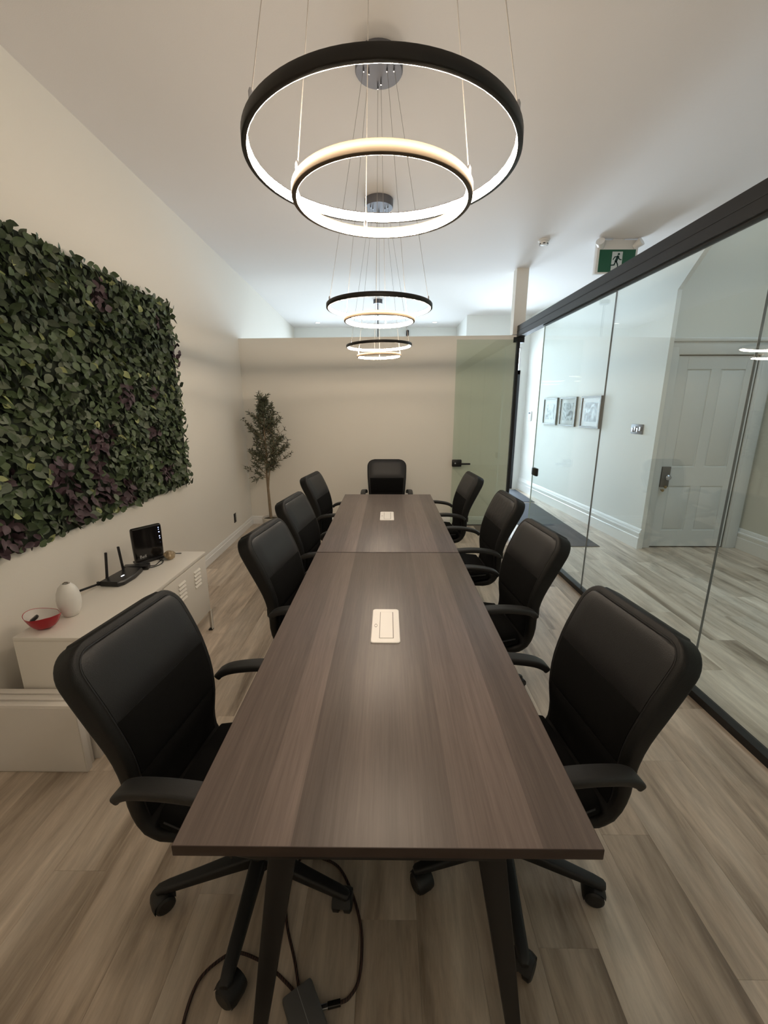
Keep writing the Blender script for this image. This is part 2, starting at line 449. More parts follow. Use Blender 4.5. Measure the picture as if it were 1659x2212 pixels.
def baseboard(name, label, a, b, nrm, prof, m=TRIMW):
    """profile (offset, z) swept from a to b, nrm points into the room"""
    nrm = Vector(nrm).normalized(); rings = []
    for p in (a, b):
        p = Vector(p); rings.append([p + nrm * o + Vector((0, 0, z)) for o, z in prof])
    return struct(MB().loft(rings).build(name, m, smooth=25), label, 'baseboard')
P1 = [(-.002, 0.0), (.016, 0.0), (.016, .075), (.011, .083), (.011, .105), (.005, .118), (-.002, .12)]
P2 = [(-.002, 0.0), (.030, 0.0), (.030, .135), (.022, .142), (.022, .175), (.030, .182), (.028, .198), (.016, .205), (.014, .225), (.006, .245), (-.002, .25)]
baseboard('baseboard_left', 'white baseboard along the left wall beyond the cabinet', (LX(YB), YB, 0), (LX(PY), PY, 0), (1, .025, 0), P1)
baseboard('baseboard_far', 'white baseboard along the far partition behind the chairs', (LX(PY), PY, 0), (1.69, PY, 0), (0, -1, 0), P1)
baseboard('baseboard_right', 'tall moulded baseboard below the framed pictures', (HX(4.845), 4.845, 0), (HX(YD), YD, 0), (-1, -.0715, 0), P2)
baseboard('baseboard_recess', 'tall moulded baseboard right of the panelled door', (AX, YB, 0), (AX, AY, 0), (-1, 0, 0), P2)

# glass wall -----------------------------------------------------------------
gw = thing('window_1', 'frameless glass wall with dark head rail along the right side', 'glass wall', kind='structure')
def gslab(y0, y1, z0, z1, x0, x1, bev=0.0):
    a = MB()
    pts = [(GX(y0) + x0, y0), (GX(y0) + x1, y0), (GX(y1) + x1, y1), (GX(y1) + x0, y1)]
    a.prism(pts, z0, z1); return a
GY = [(-0.79, 0.8018), (0.8042, 2.2138), (2.2162, 3.6138), (3.6162, 5.085)]
for y0, y1 in GY:
    pg = gslab(y0, y1, 0.02, 2.62, -.006, .006)
    pg.f = [pg.f[3], pg.f[5]]; pg.mi = [0, 0]       # the two faces of the sheet; its edges sit in rails and seals
    pg.build('pane', GLASS, gw, smooth=0)
for y1 in (0.803, 2.215, 3.615):
    gslab(y1 - .0012, y1 + .0012, 0.03, 2.565, -.0064, .0064).build('joint_seal', mat('joint_seal', (0.17, 0.19, 0.20), 0.4), gw, smooth=0)
gslab(5.083, 5.0855, .045, 2.565, -.006, .006).build('pane_edge', mat('pane_edge', (.45, .58, .55), .2), gw, smooth=0)
r = gslab(YB, PY + .10, 2.565, 2.705, -.045, .045)
hr = r.build('head_rail', RAIL, gw)
gslab(YB, PY + .10, 2.632, 2.640, -.0475, -.044).build('rail_groove', mat('rail_groove', (.012, .012, .012), .6), hr)
gslab(YB, 5.085, 2.555, 2.566, -.022, .022).build('glazing_channel', mat('rail_groove', (.012, .012, .012), .6), hr)
gslab(YB, 5.085, 0.0, 0.045, -.028, .028).build('sill_rail', BLACKM, gw)
# jamb at the door corner
MB().box(1.705, 1.748, PY - .012, PY + .085, 0.0, 2.50).build('jamb', BLACKM, gw)
MB().box(1.66, 1.80, PY - .02, PY + .09, 2.50, 2.565).build('jamb_head', BLACKM, gw)
# strike plate on the fixed pane
MB().box(GX(5.03) - .018, GX(5.03) + .018, 4.935, 5.085, .87, .965, bev=.012).build('strike_plate', BLACKM, gw)
# open glass door folded back against the partition
gd = thing('door_1', 'open glass door folded back against the far partition', 'door', (1.70, PY - .055, 0), kind='structure')
MB().box(-.795, -.005, -.005, .005, .012, 2.53).build('pane', GLASSD, gd, smooth=0)
h = MB().box(-.798, -.665, -.024, .024, .855, .955, bev=.012).build('lock_case', BLACKM, gd)
MB().box(-.70, -.55, -.062, -.045, .888, .912, bev=.006).build('lever', BLACKM, h)
MB().lathe([(.013, -.065), (.013, -.02)], 12, (-.69, 0, .90), 'y').build('lever_neck', BLACKM, h)
MB().lathe([(.0, -.0262), (.011, -.0262), (.011, -.02)], 12, (-.755, 0, .905), 'y').build('key_cylinder', CHROME, h)
MB().box(-.14, 0, -.018, .018, .0, .05, bev=.004).build('floor_pivot', BLACKM, gd)

# old panelled door in the recess ---------------------------------------------
pd = thing('door_2', 'old white panelled door with dark lock plate in the recess', 'door', (3.205, AY - .01, 0), kind='structure')
DW, DH = 0.875, 2.215
lf = MB()
lf.box(0, DW, 0.010, .045, 0.012, DH)                             # recessed field
for x0, x1 in ((0, .115), (DW - .115, DW)): lf.box(x0, x1, 0, .046, .012, DH, bev=.003, seg=1)
for z0, z1 in ((.012, .22), (.76, .99), (DH - .14, DH)): lf.box(.112, DW - .112, 0.0004, .046, z0, z1, bev=.003, seg=1)
for z0, z1 in ((.20, .78), (.97, DH - .12)): lf.box(DW / 2 - .055, DW / 2 + .055, .0008, .046, z0, z1, bev=.003, seg=1)
lf.build('door_leaf', DOORW, pd)
for x0, x1 in ((.13, DW / 2 - .07), (DW / 2 + .07, DW - .13)):
    for z0, z1 in ((.235, .745), (1.005, DH - .155)):
        MB().box(x0, x1, .004, .02, z0, z1, bev=.010, seg=2).build('door_panel', DOORW, pd)
lp = MB().box(.008, .105, -.018, .004, .752, .992, bev=.003).build('lock_plate', mat('lock_plate', (.20, .185, .165), .55, .1, vary=.2), pd)
MB().lathe([(.0, -.075), (.020, -.072), (.032, -.06), (.032, -.052), (.018, -.042), (.011, -.03), (.011, -.0)], 20, (.06, -.01, .872), 'y').build('knob', CHROME, lp)
for x, z in ((.063, .755), (.035, .715)):
    MB().lathe([(.0, -.045), (.012, -.044), (.017, -.036), (.012, -.026), (.008, -.018), (.008, .004)], 16, (x, 0, z), 'y').build('small_knob', BRASS, pd)
cs = MB()
for x0, x1 in ((3.06, 3.198), (4.092, 4.24)):
    cs.box(x0, x1, AY - .03, AY - .0, 0, 2.30, bev=.006); cs.box(x0 + .02, x1 - .02, AY - .04, AY - .02, 0, 2.30, bev=.006)
cs.box(3.05, 4.25, AY - .032, AY, 2.228, 2.36, bev=.006); cs.box(3.04, 4.26, AY - .05, AY, 2.36, 2.40, bev=.008)
struct(cs.build('trim_3', DOORW), 'white moulded casing around the old panelled door', 'door casing')

# ------------------------------------------------------------------ meeting tables
ZT, TTH = 0.74, 0.028
def make_table(label):
    t = thing('meeting_table', label, 'table', group='two tables pushed end to end')
    L_, W_ = 1.90, 0.935
    b = MB().box(-W_ / 2, W_ / 2, -L_ / 2 + .0007, L_ / 2 - .0007, ZT - TTH, ZT, bev=.002, seg=2)
    b.mi = [0 if all(abs(b.v[i][2] - ZT) < 1e-4 for i in f) else 1 for f in b.f]
    b.build('tabletop', [TABLEM, TABLEEDGE], t)
    fr = MB()
    for s in (-1, 1): fr.box(s * .23 - .02, s * .23 + .02, -L_ / 2 + .06, L_ / 2 - .06, ZT - TTH - .012, ZT - TTH)
    fr.build('frame_rail', BLACKM, t)
    for sy in (-1, 1):
        y0 = sy * (L_ / 2 - .05)
        MB().box(-.27, .27, y0 - .022, y0 + .022, ZT - TTH - .045, ZT - TTH, bev=.003).build('cross_beam', BLACKM, t)
        for sx in (-1, 1):
            rings = []
            for z, xc, wd in ((ZT - TTH, .232, .064), (.35, .290, .050), (0.0, .345, .034)):
                rings.append([Vector((sx * xc + a, y0 + b_, z)) for a, b_ in rrect(wd, .040, .004, 3)])
            MB().loft(rings).build('leg', BLACKM, t)
    return t
t1 = make_table('near dark wood-grain meeting table filling the foreground')
t1.location = (0, 0.70 + .95, 0)
t2 = copy_tree(t1); t2.location = (0, 2.605 + .95, 0)
t2['label'] = 'far dark wood-grain meeting table beyond the seam'

def make_grommet(label, loc):
    g = thing('power_grommet', label, 'power outlet', loc, group='white table power units')
    rings = []
    for z, k in ((0, 0), (.003, 0), (.005, -.004)):
        rings.append([Vector((a, b, z)) for a, b in rrect(.120 + k, .288 + k, .012)])
    MB().loft(rings).build('plate', PLATEW, g)
    MB().box(-.026, .034, -.113, .113, .0046, .0053).build('flap_gap', mat('grommet_gap', (.30, .27, .25), .6), g)
    MB().box(-.0235, .0305, -.111, .111, .0040, .0064, bev=.0006, seg=1).build('flap', PLATEW, g)
    MB().lathe([(.0062, .0046), (.0062, .0056), (.0046, .0056), (.0046, .0046)], 20).build('finger_ring', mat('grommet_gap', (.30, .27, .25), .6), g, loc=(-.042, -.01, 0)).scale = (1, 2.2, 1)
    return g
make_grommet('larger-looking white flap power unit in the near table', (-.008, 1.652, ZT))
make_grommet('white flap power unit in the far table', (-.006, 3.55, ZT))

# ------------------------------------------------------------------ chairs
def make_chair():
    t = thing('office_chair', 'x', 'chair', group='black office chairs around the table')
    # --- backrest profile (x, z), half width, thickness
    prof = catmull([(-.115, 0, .372), (-.180, 0, .381), (-.230, 0, .403), (-.262, 0, .450), (-.272, 0, .52), (-.268, 0, .60), (-.280, 0, .70), (-.314, 0, .80), (-.360, 0, .90), (-.415, 0, 1.01)], 6)
    zs = [p.z for p in prof]
    def hw(z):
        tab = [(.372, .165), (.379, .190), (.39, .203), (.42, .212), (.52, .220), (.65, .230), (.80, .243), (.90, .247), (1.02, .247)]
        for (z0, a), (z1, b_) in zip(tab, tab[1:]):
            if z <= z1: return a + (b_ - a) * (z - z0) / (z1 - z0)
        return .247
    rc = .078
    def cut(z, top, r):
        d = r - (top - z)
        return 0 if d <= 0 else r - math.sqrt(max(0, r * r - d * d))
    def th(z): return .042 + .036 * min(1, max(0, (z - .45) / .40))
    # resample with extra stations near the rounded top
    def at(z):
        for a, b_ in zip(prof, prof[1:]):
            if a.z <= z <= b_.z + 1e-9:
                k = (z - a.z) / max(1e-9, b_.z - a.z); return a.lerp(b_, k)
        return prof[-1]
    def nrm(z):
        a, b_ = at(max(.3721, z - .008)), at(min(1.0099, z + .012)); d = (b_ - a).normalized()
        return Vector((d.z, 0, -d.x))
    TOP = 1.010
    ZS = [.3722, .375, .379, .384, .391, .40, .42, .45, .48, .52, .56, .60, .64, .68, .72, .76, .80, .84, .88, .91, TOP - rc] + [TOP - rc + rc * math.sin(R(a)) for a in (12, 24, 36, 48, 58, 68, 76, 83, 90)]
    rings = []
    for z in ZS:
        zc_ = min(z, TOP - .0001)
        w = hw(z) - cut(z, TOP, rc); tt = th(z)
        n = nrm(zc_); c = at(zc_)
        rings.append([c + Vector((0, 1, 0)) * a + n * b_ for a, b_ in rrect(2 * w, tt, .018, 5)])
    c = at(1.0099); n = nrm(1.0); u_ = Vector((-n.z, 0, n.x))
    rings.append([c + u_ * .005 + Vector((0, 1, 0)) * a + n * b_ for a, b_ in rrect(2 * w - .010, tt - .012, .014, 5)])
    back = MB().loft(rings).build('backrest', LEATHER_SIDE, t, smooth=50)
    # front upholstery panels between the seams
    def panel(z0, z1, m, bulge, top=False):
        nu, nv = 14, 12; g = MB(); vs = []; fs = []
        for j in range(nv + 1):
            vz = j / nv; z = z0 + (z1 - z0) * vz
            if top: z = z0 + (z1 - z0) * (1 - (1 - vz) ** 1.6)
            w = hw(z) - .030 - (cut(z, z1 + .002, rc - .022) if top else 0)
            c = at(z); n = nrm(z)
            for i in range(nu + 1):
                u = -1 + 2 * i / nu
                edge = (1 - abs(u) ** 6); e2 = 1 - abs(2 * (z - z0) / (z1 - z0) - 1) ** 6
                off = th(z) / 2 + .0015 + bulge * (edge * e2) ** .5
                if top and j == nv: off -= .006
                vs.append(c + Vector((0, u * w, 0)) + n * off)
        for j in range(nv):
            for i in range(nu):
                a = j * (nu + 1) + i; fs.append((a, a + 1, a + nu + 2, a + nu + 1))
        # skirt down into the backrest so that the panel is a solid pad
        rim = [i for i in range(nu + 1)] + [j * (nu + 1) + nu for j in range(1, nv + 1)] + [nv * (nu + 1) + i for i in range(nu - 1, -1, -1)] + [j * (nu + 1) for j in range(nv - 1, 0, -1)]
        base = len(vs)
        for k in rim:
            p = vs[k]; vs.append(p - nrm(min(1.0, max(.39, p.z))) * .02)
        for q in range(len(rim)):
            q2 = (q + 1) % len(rim); fs.append((rim[q], rim[q2], base + q2, base + q))
        fs.append(tuple(base + q for q in range(len(rim))))
        g.add(vs, fs); return g
    panel(.795, .990, LEATHER, .010, True).build('headrest_pad', LEATHER, back, smooth=50)
    panel(.625, .7915, FABRIC, .006).build('upper_pad', FABRIC, back, smooth=50)
    panel(.45, .6215, FABRIC, .006).build('lumbar_pad', FABRIC, back, smooth=50)
    # piping round the pad outline
    path = []
    zz = [.47 + (.90 - .47) * i / 14 for i in range(15)] + [.915, .93, .945, .957, .967, .975, .982, .988, .9915]
    for z in zz: path.append(at(z) + Vector((0, hw(z) - .026 - cut(z, .992, rc - .02), 0)) + nrm(z) * (th(z) / 2 - .001))
    path += [Vector((p.x, -p.y, p.z)) for p in reversed(path)]
    MB().tube(path, .0035, 6).build('piping', LEATHER, back)
    # zip tabs at the rear of the cover
    for s in (-1, 1):
        c = at(.63); MB().box(c.x - .036, c.x - .028, s * .205 - .002, s * .205 + .002, .585, .63).build('zip_pull', BLACKM, back)
    # seat cushion
    rings = []
    for x, w, zt, zb in ((-.222, .165, .468, .420), (-.21, .197, .482, .412), (-.12, .216, .488, .410), (0, .226, .492, .410), (.12, .229, .494, .410), (.20, .226, .490, .412), (.235, .215, .478, .416), (.252, .188, .460, .428)):
        h_ = zt - zb
        rings.append([Vector((x, a, (zt + zb) / 2 + b_)) for a, b_ in rrect(2 * w, h_, .03, 5)])
    seat = MB().loft(rings).build('seat', FABRIC, t, smooth=60)
    pth = [Vector((x, w, .458)) for x, w in ((-.19, .200), (-.1, .218), (0, .227), (.12, .230), (.2, .227), (.236, .216))] + [Vector((.256, .18, .45)), Vector((.258, 0, .45))]
    pth += [Vector((p.x, -p.y, p.z)) for p in reversed(pth[:-1])]
    MB().tube(catmull(pth, 3), .004, 6).build('seat_piping', LEATHER, seat)
    # armrests: loop from a rear tip forward, down and back under the seat
    for s in (-1, 1):
        pts = [(-.252, .268, .628), (-.238, .270, .643), (-.205, .273, .659), (-.15, .277, .671), (-.07, .281, .680), (.03, .281, .677), (.12, .278, .660), (.182, .273, .615), (.204, .265, .550), (.196, .256, .515), (.158, .249, .478), (.07, .240, .462), (-.02, .225, .456), (-.03, .18, .454)]
        pa = catmull([(x, s * y, z) for x, y, z in pts], 4)
        n = len(pa); ws = []; ts = []
        for i in range(n):
            k = i / (n - 1)
            ws.append(0.054 if k < .01 else .060 if k < .42 else .060 - .016 * min(1, (k - .42) / .2)); ts.append(.027 if k < .01 else .028)
        sd = [Vector((0, 1, 0)) if k < n * .80 else Vector((0, 1, 0)).lerp(Vector((1, 0, 0)), (k - n * .8) / (n * .2) * .8) for k in range(n)]
        MB().ribbon(pa, sd, ws, ts, .009).build('armrest', PLASTIC, t, smooth=50)
    # mechanism, gas lift, star base with castors
    m_ = MB(); m_.box(-.10, .13, -.075, .075, .355, .414, bev=.012); m_.tube([(.02, .0, .385), (.02, -.16, .382), (.02, -.215, .38)], .006, 6)
    m_.build('tilt_mechanism', BLACKM, t)
    MB().lathe([(.0, .385), (.016, .385), (.016, .27), (.026, .268), (.028, .12), (.028, .10), (0, .10)], 20).build('gas_lift', PLASTIC, t)
    MB().lathe([(.0, .142), (.030, .142), (.044, .132), (.046, .085), (.040, .072), (0, .072)], 24).build('hub', PLASTIC, t)
    caster = MB()
    for s in (-1, 1):
        caster.lathe([(.0, -.011), (.019, -.011), (.0245, -.007), (.0245, .007), (.019, .011), (0, .011)], 18, (.006, s * .015, .0247), 'y')
    rings = []
    for i in range(9):
        a = R(-20 + 180 * i / 8)
        rings.append([Vector((.006 + math.cos(a) * r_, y_, .026 + math.sin(a) * r_)) for r_, y_ in ((.021, -.012), (.0275, -.024), (.0305, -.012), (.0305, .012), (.0275, .024), (.021, .012))])
    caster.loft(rings)
    caster.lathe([(0, .07), (.009, .07), (.009, .045), (0, .045)], 10)
    caster.v = [(p[0] * 1.28, p[1] * 1.28, p[2] * 1.28 if p[2] < .06 else p[2] + .012) for p in caster.v]
    cme = caster.mesh('caster', PLASTIC)
    lr = []
    for x, w, z0, z1 in ((.030, .052, .080, .130), (.10, .048, .078, .120), (.20, .043, .072, .106), (.305, .038, .066, .094), (.336, .033, .064, .088), (.344, .022, .066, .084)):
        lr.append([Vector((x, a, (z0 + z1) / 2 + b_)) for a, b_ in rrect(w, z1 - z0, .009)])
    lme = MB().loft(lr).mesh('base_leg', PLASTIC, 45)
    for k in range(5):
        lo = obj('base_leg', lme, t, (0, 0, 0), (0, 0, R(24 + 72 * k + 180)))
        obj('caster', cme, lo, (.318, 0, 0), (0, 0, R(40 * k + 25)))
    return t
chair0 = make_chair()
CH = [  # x, y, heading of the seat (deg), label
    (-.452, 1.160, -7, 'near left black office chair beside the white cabinet'),
    (-.305, 2.18, -8, 'second black office chair on the leaf-wall side of the table'),
    (-.33, 3.00, -7, 'third black office chair on the leaf-wall side of the table'),
    (-.375, 4.08, -8, 'farthest black office chair on the leaf-wall side, next to the olive tree'),
    (.428, 1.215, 187, 'near right black office chair in front of the glass wall'),
    (.475, 2.20, 186, 'second black office chair on the glass-wall side of the table'),
    (.53, 3.10, 183, 'third black office chair on the glass-wall side, with wrinkled headrest'),
    (.46, 4.115, 184, 'farthest black office chair on the glass-wall side, below the door lock'),
    (-.012, 4.93, -90, 'black office chair at the head of the table facing the camera'),
]
BASE_ROT = [0, 20, -15, 33, 19, -24, 14, 40, 10]
for i, (x, y, a, lab) in enumerate(CH):
    c = chair0 if i == 0 else copy_tree(chair0)
    c.location = (x, y, 0); c.rotation_euler = (0, 0, R(a)); c['label'] = lab
    if i == 6:
        wm = mat('black_leather_wrinkled', (0.010, 0.010, 0.011), 0.44, vary=0.15, scale=14, bump=1.0, bscale=30, spec=0.45)
        for ch in c.children:
            for g in ch.children:
                if g.name.startswith('headrest_pad'):
                    g.data = g.data.copy(); g.data.materials[0] = wm
    if i:
        for ch in c.children:
            if ch.name.startswith('base_leg'): ch.rotation_euler.z += R(BASE_ROT[i])

# ------------------------------------------------------------------ ring chandeliers
def ring_mesh(Ro, hgt, thick, n=96):
    """body: outer wall, top, bottom and inner recess; led: strip on the inner face"""
    Ri = Ro - thick; body = MB(); rings = []
    prof = [(Ro - .002, 0), (Ro, .002), (Ro, hgt - .002), (Ro - .002, hgt), (Ri, hgt), (Ri, hgt - .002), (Ri + .0038, hgt - .002), (Ri + .0038, 0)]
    for k in range(n):
        a = 2 * math.pi * k / n; rings.append([Vector((r_ * math.cos(a), r_ * math.sin(a), z)) for r_, z in prof])
    rings.append(rings[0])
    body.loft(rings, caps=False)
    led = MB(); rings = []
    m = 48
    for k in range(m + 1):
        a = 2 * math.pi * k / m
        rings.append([Vector((r_ * math.cos(a), r_ * math.sin(a), z)) for r_, z in ((Ri + .0002, hgt - .0022), (Ri + .0034, .0002), (Ri + .0040, .0002))])
    led.loft(rings, caps=False, closed=False)
    return body, led
BIG = ring_mesh(.301, .023, .014); SML = ring_mesh(.203, .023, .014)
big_me = BIG[0].mesh('ring', RINGB, 50); sml_me = SML[0].mesh('ring', RINGLIT, 50)
bled_me = BIG[1].mesh('led_strip', LED, 0); sled_me = SML[1].mesh('led_strip', LED, 0)
grip_me = MB().lathe([(0, 0), (.0045, 0), (.0045, .014), (.002, .020), (0, .020)], 10).mesh('cable_grip', CHROME)
def chandelier(x, y, zb, zs, label, ab, as_, tilt=(0, 0)):
    t = thing('ring_chandelier', label, 'chandelier', (x, y, CZ), group='double ring chandeliers over the table')
    can = MB().lathe([(0, 0), (.122, 0), (.122, -.056), (.118, -.062), (0, -.062)], 40).build('canopy', mat('canopy_grey', (.17, .17, .19), .55, .55, vary=.08), t, loc=(0, .03, 0))
    for me, led, zc, ro, angs, ca in ((big_me, bled_me, zb, .301, ab, .085), (sml_me, sled_me, zs, .203, as_, .055)):
        rg = obj('ring', me, t, (0, 0, zc - CZ)); rg.rotation_euler = (R(tilt[0]), R(tilt[1]), 0)
        obj('led_strip', led, rg)
        for a in angs:
            ca_, sa = math.cos(R(a)), math.sin(R(a))
            top = Vector((ca * ca_, ca * sa + .03, -.062)); bot = Vector(((ro - .006) * ca_, (ro - .006) * sa, zc - CZ + .023))
            MB().tube([top, bot], .0011, 5).build('cable', CABLE, t)
            obj('cable_grip', grip_me, t, top - Vector((0, 0, .018)))
            obj('cable_grip', grip_me, t, bot - Vector((0, 0, .002)))
chandelier(-.014, 1.10, 2.186, 2.112, 'large-looking nearest double ring chandelier', (100, 216, 332), (104, 208, 338))
chandelier(-.050, 2.60, 2.205, 2.138, 'middle double ring chandelier over the table seam', (95, 205, 335), (80, 200, 320))
chandelier(-.082, 4.10, 2.200, 2.115, 'farthest double ring chandelier in front of the partition', (100, 215, 335), (90, 200, 345), (0, -1.5))

# pendant lamp in the front room, seen over the partition
t = thing('pendant_lamp', 'dark pendant lamp on a rod beyond the partition', 'pendant lamp', (-.17, 7.55, CZ))
MB().lathe([(0, 0), (.075, 0), (.075, -.055), (.07, -.062), (0, -.062)], 32).build('canopy', mat('pendant_grey', (.09, .09, .10), .4, .6), t)
MB().tube([(0, 0, -.06), (0, 0, -.95)], .008, 8).build('rod', BLACKM, t)
MB().lathe([(.02, -.93), (.05, -.95), (.15, -1.06), (.17, -1.13), (.165, -1.13), (.145, -1.06), (.045, -.955), (.02, -.94)], 32).build('lamp_shade', BLACKM, t)
for x, y, lab in ((-1.47, 9.45, 'small round ceiling downlight near the left wall'), (.97, 9.42, 'small round ceiling downlight right of the pendant rod')):
    t = thing('downlight', lab, 'downlight', (x, y, CZ), group='ceiling downlights in the front room')
    MB().lathe([(.062, 0), (.062, -.006), (.046, -.006), (.046, 0)], 24).build('bezel', TRIMW, t)
    MB().lathe([(0, -.003), (.046, -.003), (.046, -.0005), (0, -.0005)], 24).build('lens', emit('downlight_glow', (1, .96, .88), 5), t)
t = thing('motion_sensor', 'tiny black sensor on the front room wall', 'sensor', (.43, YF, 3.27))
MB().box(-.03, .03, -.05, -.005, -.06, .06, bev=.012).build('housing', BLACKM, t)
MB().box(-.012, .012, -.02, 0, -.10, -.055, bev=.004).build('bracket', BLACKM, t)

# smoke detector and exit sign
t = thing('smoke_detector', 'white round smoke detector on the ceiling', 'smoke detector', (1.655, 5.03, CZ))
MB().lathe([(0, 0), (.060, 0), (.060, -.012), (.05, -.018), (0, -.018)], 32).build('base', WHITEP, t)
MB().lathe([(.044, -.016), (.048, -.026), (.044, -.042), (.028, -.05), (0, -.05)], 32).build('sensor_head', WHITEP, t)
for k in range(6):
    a = R(60 * k + 15); MB().box(.030, .046, -.011, .011, -.0445, -.0365, M=Matrix.Rotation(a, 4, 'Z')).build('vent_slot', DARKGAP, t)
EX, EY = 2.43, 5.03
t = thing('exit_sign', 'green running-man exit sign with two emergency lamp heads', 'exit sign', (EX, EY, CZ))
MB().box(-.215, .215, -.035, .035, -.335, -.012, bev=.006).build('housing', WHITEP, t)
MB().box(-.06, .06, -.03, .03, -.014, 0, bev=.003).build('ceiling_mount', WHITEP, t)
GREEN = mat('exit_green', (.010, .105, .055), .4, vary=.08); EXW = mat('exit_white', (.62, .70, .72), .4)
MB().box(-.19, .19, -.0375, -.034, -.32, -.105).build('sign_face', GREEN, t)
def flat(pts, y, m, nm, par, d=.0012):
    return MB().slab([(a, y, b_) for a, b_ in pts], (0, -d, 0)).build(nm, m, par, smooth=0)
flat([(-.055, -.305), (.055, -.305), (.055, -.125), (-.055, -.125)], -.0375, EXW, 'doorway_symbol', t)
MAN = mat('exit_man_green', (.006, .045, .038), .4)
def limb(a, b_, w):
    a, b_ = Vector(a), Vector(b_); d = (b_ - a).normalized(); n = Vector((-d.y, d.x)) * w / 2; e = d * w * .3
    return [tuple(a - e + n), tuple(a - e - n), tuple(b_ + e - n), tuple(b_ + e + n)]
man = MB()
def mpoly(p): man.slab([(a, -.0387, b_) for a, b_ in p], (0, -.0010, 0))
mpoly([(.014 + .012 * math.cos(R(20 * k)), -.149 + .012 * math.sin(R(20 * k))) for k in range(18)])
mpoly(limb((.008, -.172), (-.010, -.218), .026))
mpoly(limb((.004, -.172), (-.026, -.176), .010)); mpoly(limb((-.026, -.176), (-.040, -.200), .010))
mpoly(limb((.014, -.178), (.026, -.198), .010)); mpoly(limb((.026, -.198), (.046, -.202), .010))
mpoly(limb((-.006, -.216), (.012, -.248), .013)); mpoly(limb((.012, -.248), (.018, -.282), .012))
mpoly(limb((-.012, -.218), (-.024, -.252), .013)); mpoly(limb((-.024, -.252), (-.062, -.255), .012))
man.build('running_man', MAN, t, smooth=0)
for s in (-1, 1):
    hd = MB()
    M_ = Matrix.Translation((s * .19, -.045, -.065)) @ Matrix.Rotation(R(s * 35), 4, 'Z') @ Matrix.Rotation(R(62), 4, 'X')
    p0 = [(0, -.03), (.030, -.03), (.034, .0), (.044, .045), (.044, .052), (0, .048)]
    hm = MB().lathe(p0, 24); hd.add([M_ @ Vector(v) for v in hm.v], hm.f)
    ho = hd.build('lamp_head', WHITEP, t)

# ------------------------------------------------------------------ hall wall items
HANG = math.atan2(-0.0715, 1)   # wall runs along (-.0715, 1): local x axis to the camera's right = toward -y
def hall_thing(name, label, cat, y, z, group=None):
    # local +x = along the wall toward the camera, local -y = out of the wall
    o = thing(name, label, cat, (HX(y), y, z), 0, group)
    ex = Vector((0.0715, -1, 0)).normalized(); ey = Vector((1, 0.0715, 0)).normalized()
    o.rotation_euler = Matrix((ex, ey, Vector((0, 0, 1)))).transposed().to_euler()
    return o
def art_mat(name, seed):
    m, nt, b = nt_new(name); N = nt.nodes; L = nt.links
    tc = N.new('ShaderNodeTexCoord'); mp = N.new('ShaderNodeMapping'); mp.inputs['Location'].default_value = (seed * 3.1, seed * 1.7, 0)
    L.new(tc.outputs['Object'], mp.inputs[0])
    n = N.new('ShaderNodeTexNoise'); n.inputs['Scale'].default_value = 9; n.inputs['Detail'].default_value = 7; n.inputs['Distortion'].default_value = 1.2
    L.new(mp.outputs[0], n.inputs['Vector'])
    r_ = N.new('ShaderNodeValToRGB'); r_.color_ramp.elements[0].position = .40; r_.color_ramp.elements[0].color = (.06, .07, .08, 1)
    r_.color_ramp.elements[1].position = .60; r_.color_ramp.elements[1].color = (.62, .66, .68, 1)
    L.new(n.outputs[0], r_.inputs[0]); L.new(r_.outputs[0], b.inputs['Base Color']); b.inputs['Roughness'].default_value = .6
    return m
PFR = mat('picture_frame_dark', (.085, .078, .074), .45, .2, vary=.15, scale=20)
for i, (y, lab) in enumerate(((7.55, 'leftmost framed black-and-white picture, nearest the entrance'), (6.92, 'middle of the three framed black-and-white pictures'), (6.25, 'rightmost and largest-looking framed black-and-white picture'))):
    p = hall_thing('framed_picture', lab, 'picture', y, 1.60, 'framed pictures on the hall wall')
    W_, H_ = .52, .45
    fr = MB(); b_ = .024
    fr.box(-W_ / 2, -W_ / 2 + b_, -.032, 0, -H_ / 2, H_ / 2); fr.box(W_ / 2 - b_, W_ / 2, -.032, 0, -H_ / 2, H_ / 2)
    fr.box(-W_ / 2 + b_, W_ / 2 - b_, -.032, 0, -H_ / 2, -H_ / 2 + b_); fr.box(-W_ / 2 + b_, W_ / 2 - b_, -.032, 0, H_ / 2 - b_, H_ / 2)
    fr.build('frame', PFR, p)
    MB().box(-W_ / 2 + b_, W_ / 2 - b_, -.014, -.004, -H_ / 2 + b_, H_ / 2 - b_).build('mount', mat('picture_mount', (.70, .72, .72), .7), p)
    MB().box(-.16, .16, -.0155, -.0138, -.135, .135).build('print', art_mat('print_%d' % i, (1, 2, 4.4)[i]), p)
    MB().box(-W_ / 2 + b_, W_ / 2 - b_, -.022, -.020, -H_ / 2 + b_, H_ / 2 - b_).build('glazing', GLASSP, p)
p = hall_thing('switch_plate', 'brushed metal four-gang light switch on the hall wall', 'switch', 5.19, 1.41)
MB().box(-.11, .11, -.008, 0, -.058, .058, bev=.003).build('plate', mat('switch_steel', (.13, .13, .145), .5, .4), p)
for k in range(4):
    MB().box(-.085 + k * .046, -.053 + k * .046, -.017, -.006, -.03 + (.008 if k % 2 else -.006), .022 + (.008 if k % 2 else -.006), bev=.005).build('rocker', mat('rocker_steel', (.42, .42, .46), .25, 1.0), p)
p = hall_thing('alarm_keypad', 'slim white keypad on the wall near the entrance', 'keypad', 8.43, 1.50)
MB().box(-.07, .07, -.022, 0, -.09, .095, bev=.008).build('body', WHITEP, p)
MB().box(-.04, .04, -.0235, -.02, .045, .075).build('display', mat('keypad_display', (.12, .13, .16), .3), p)
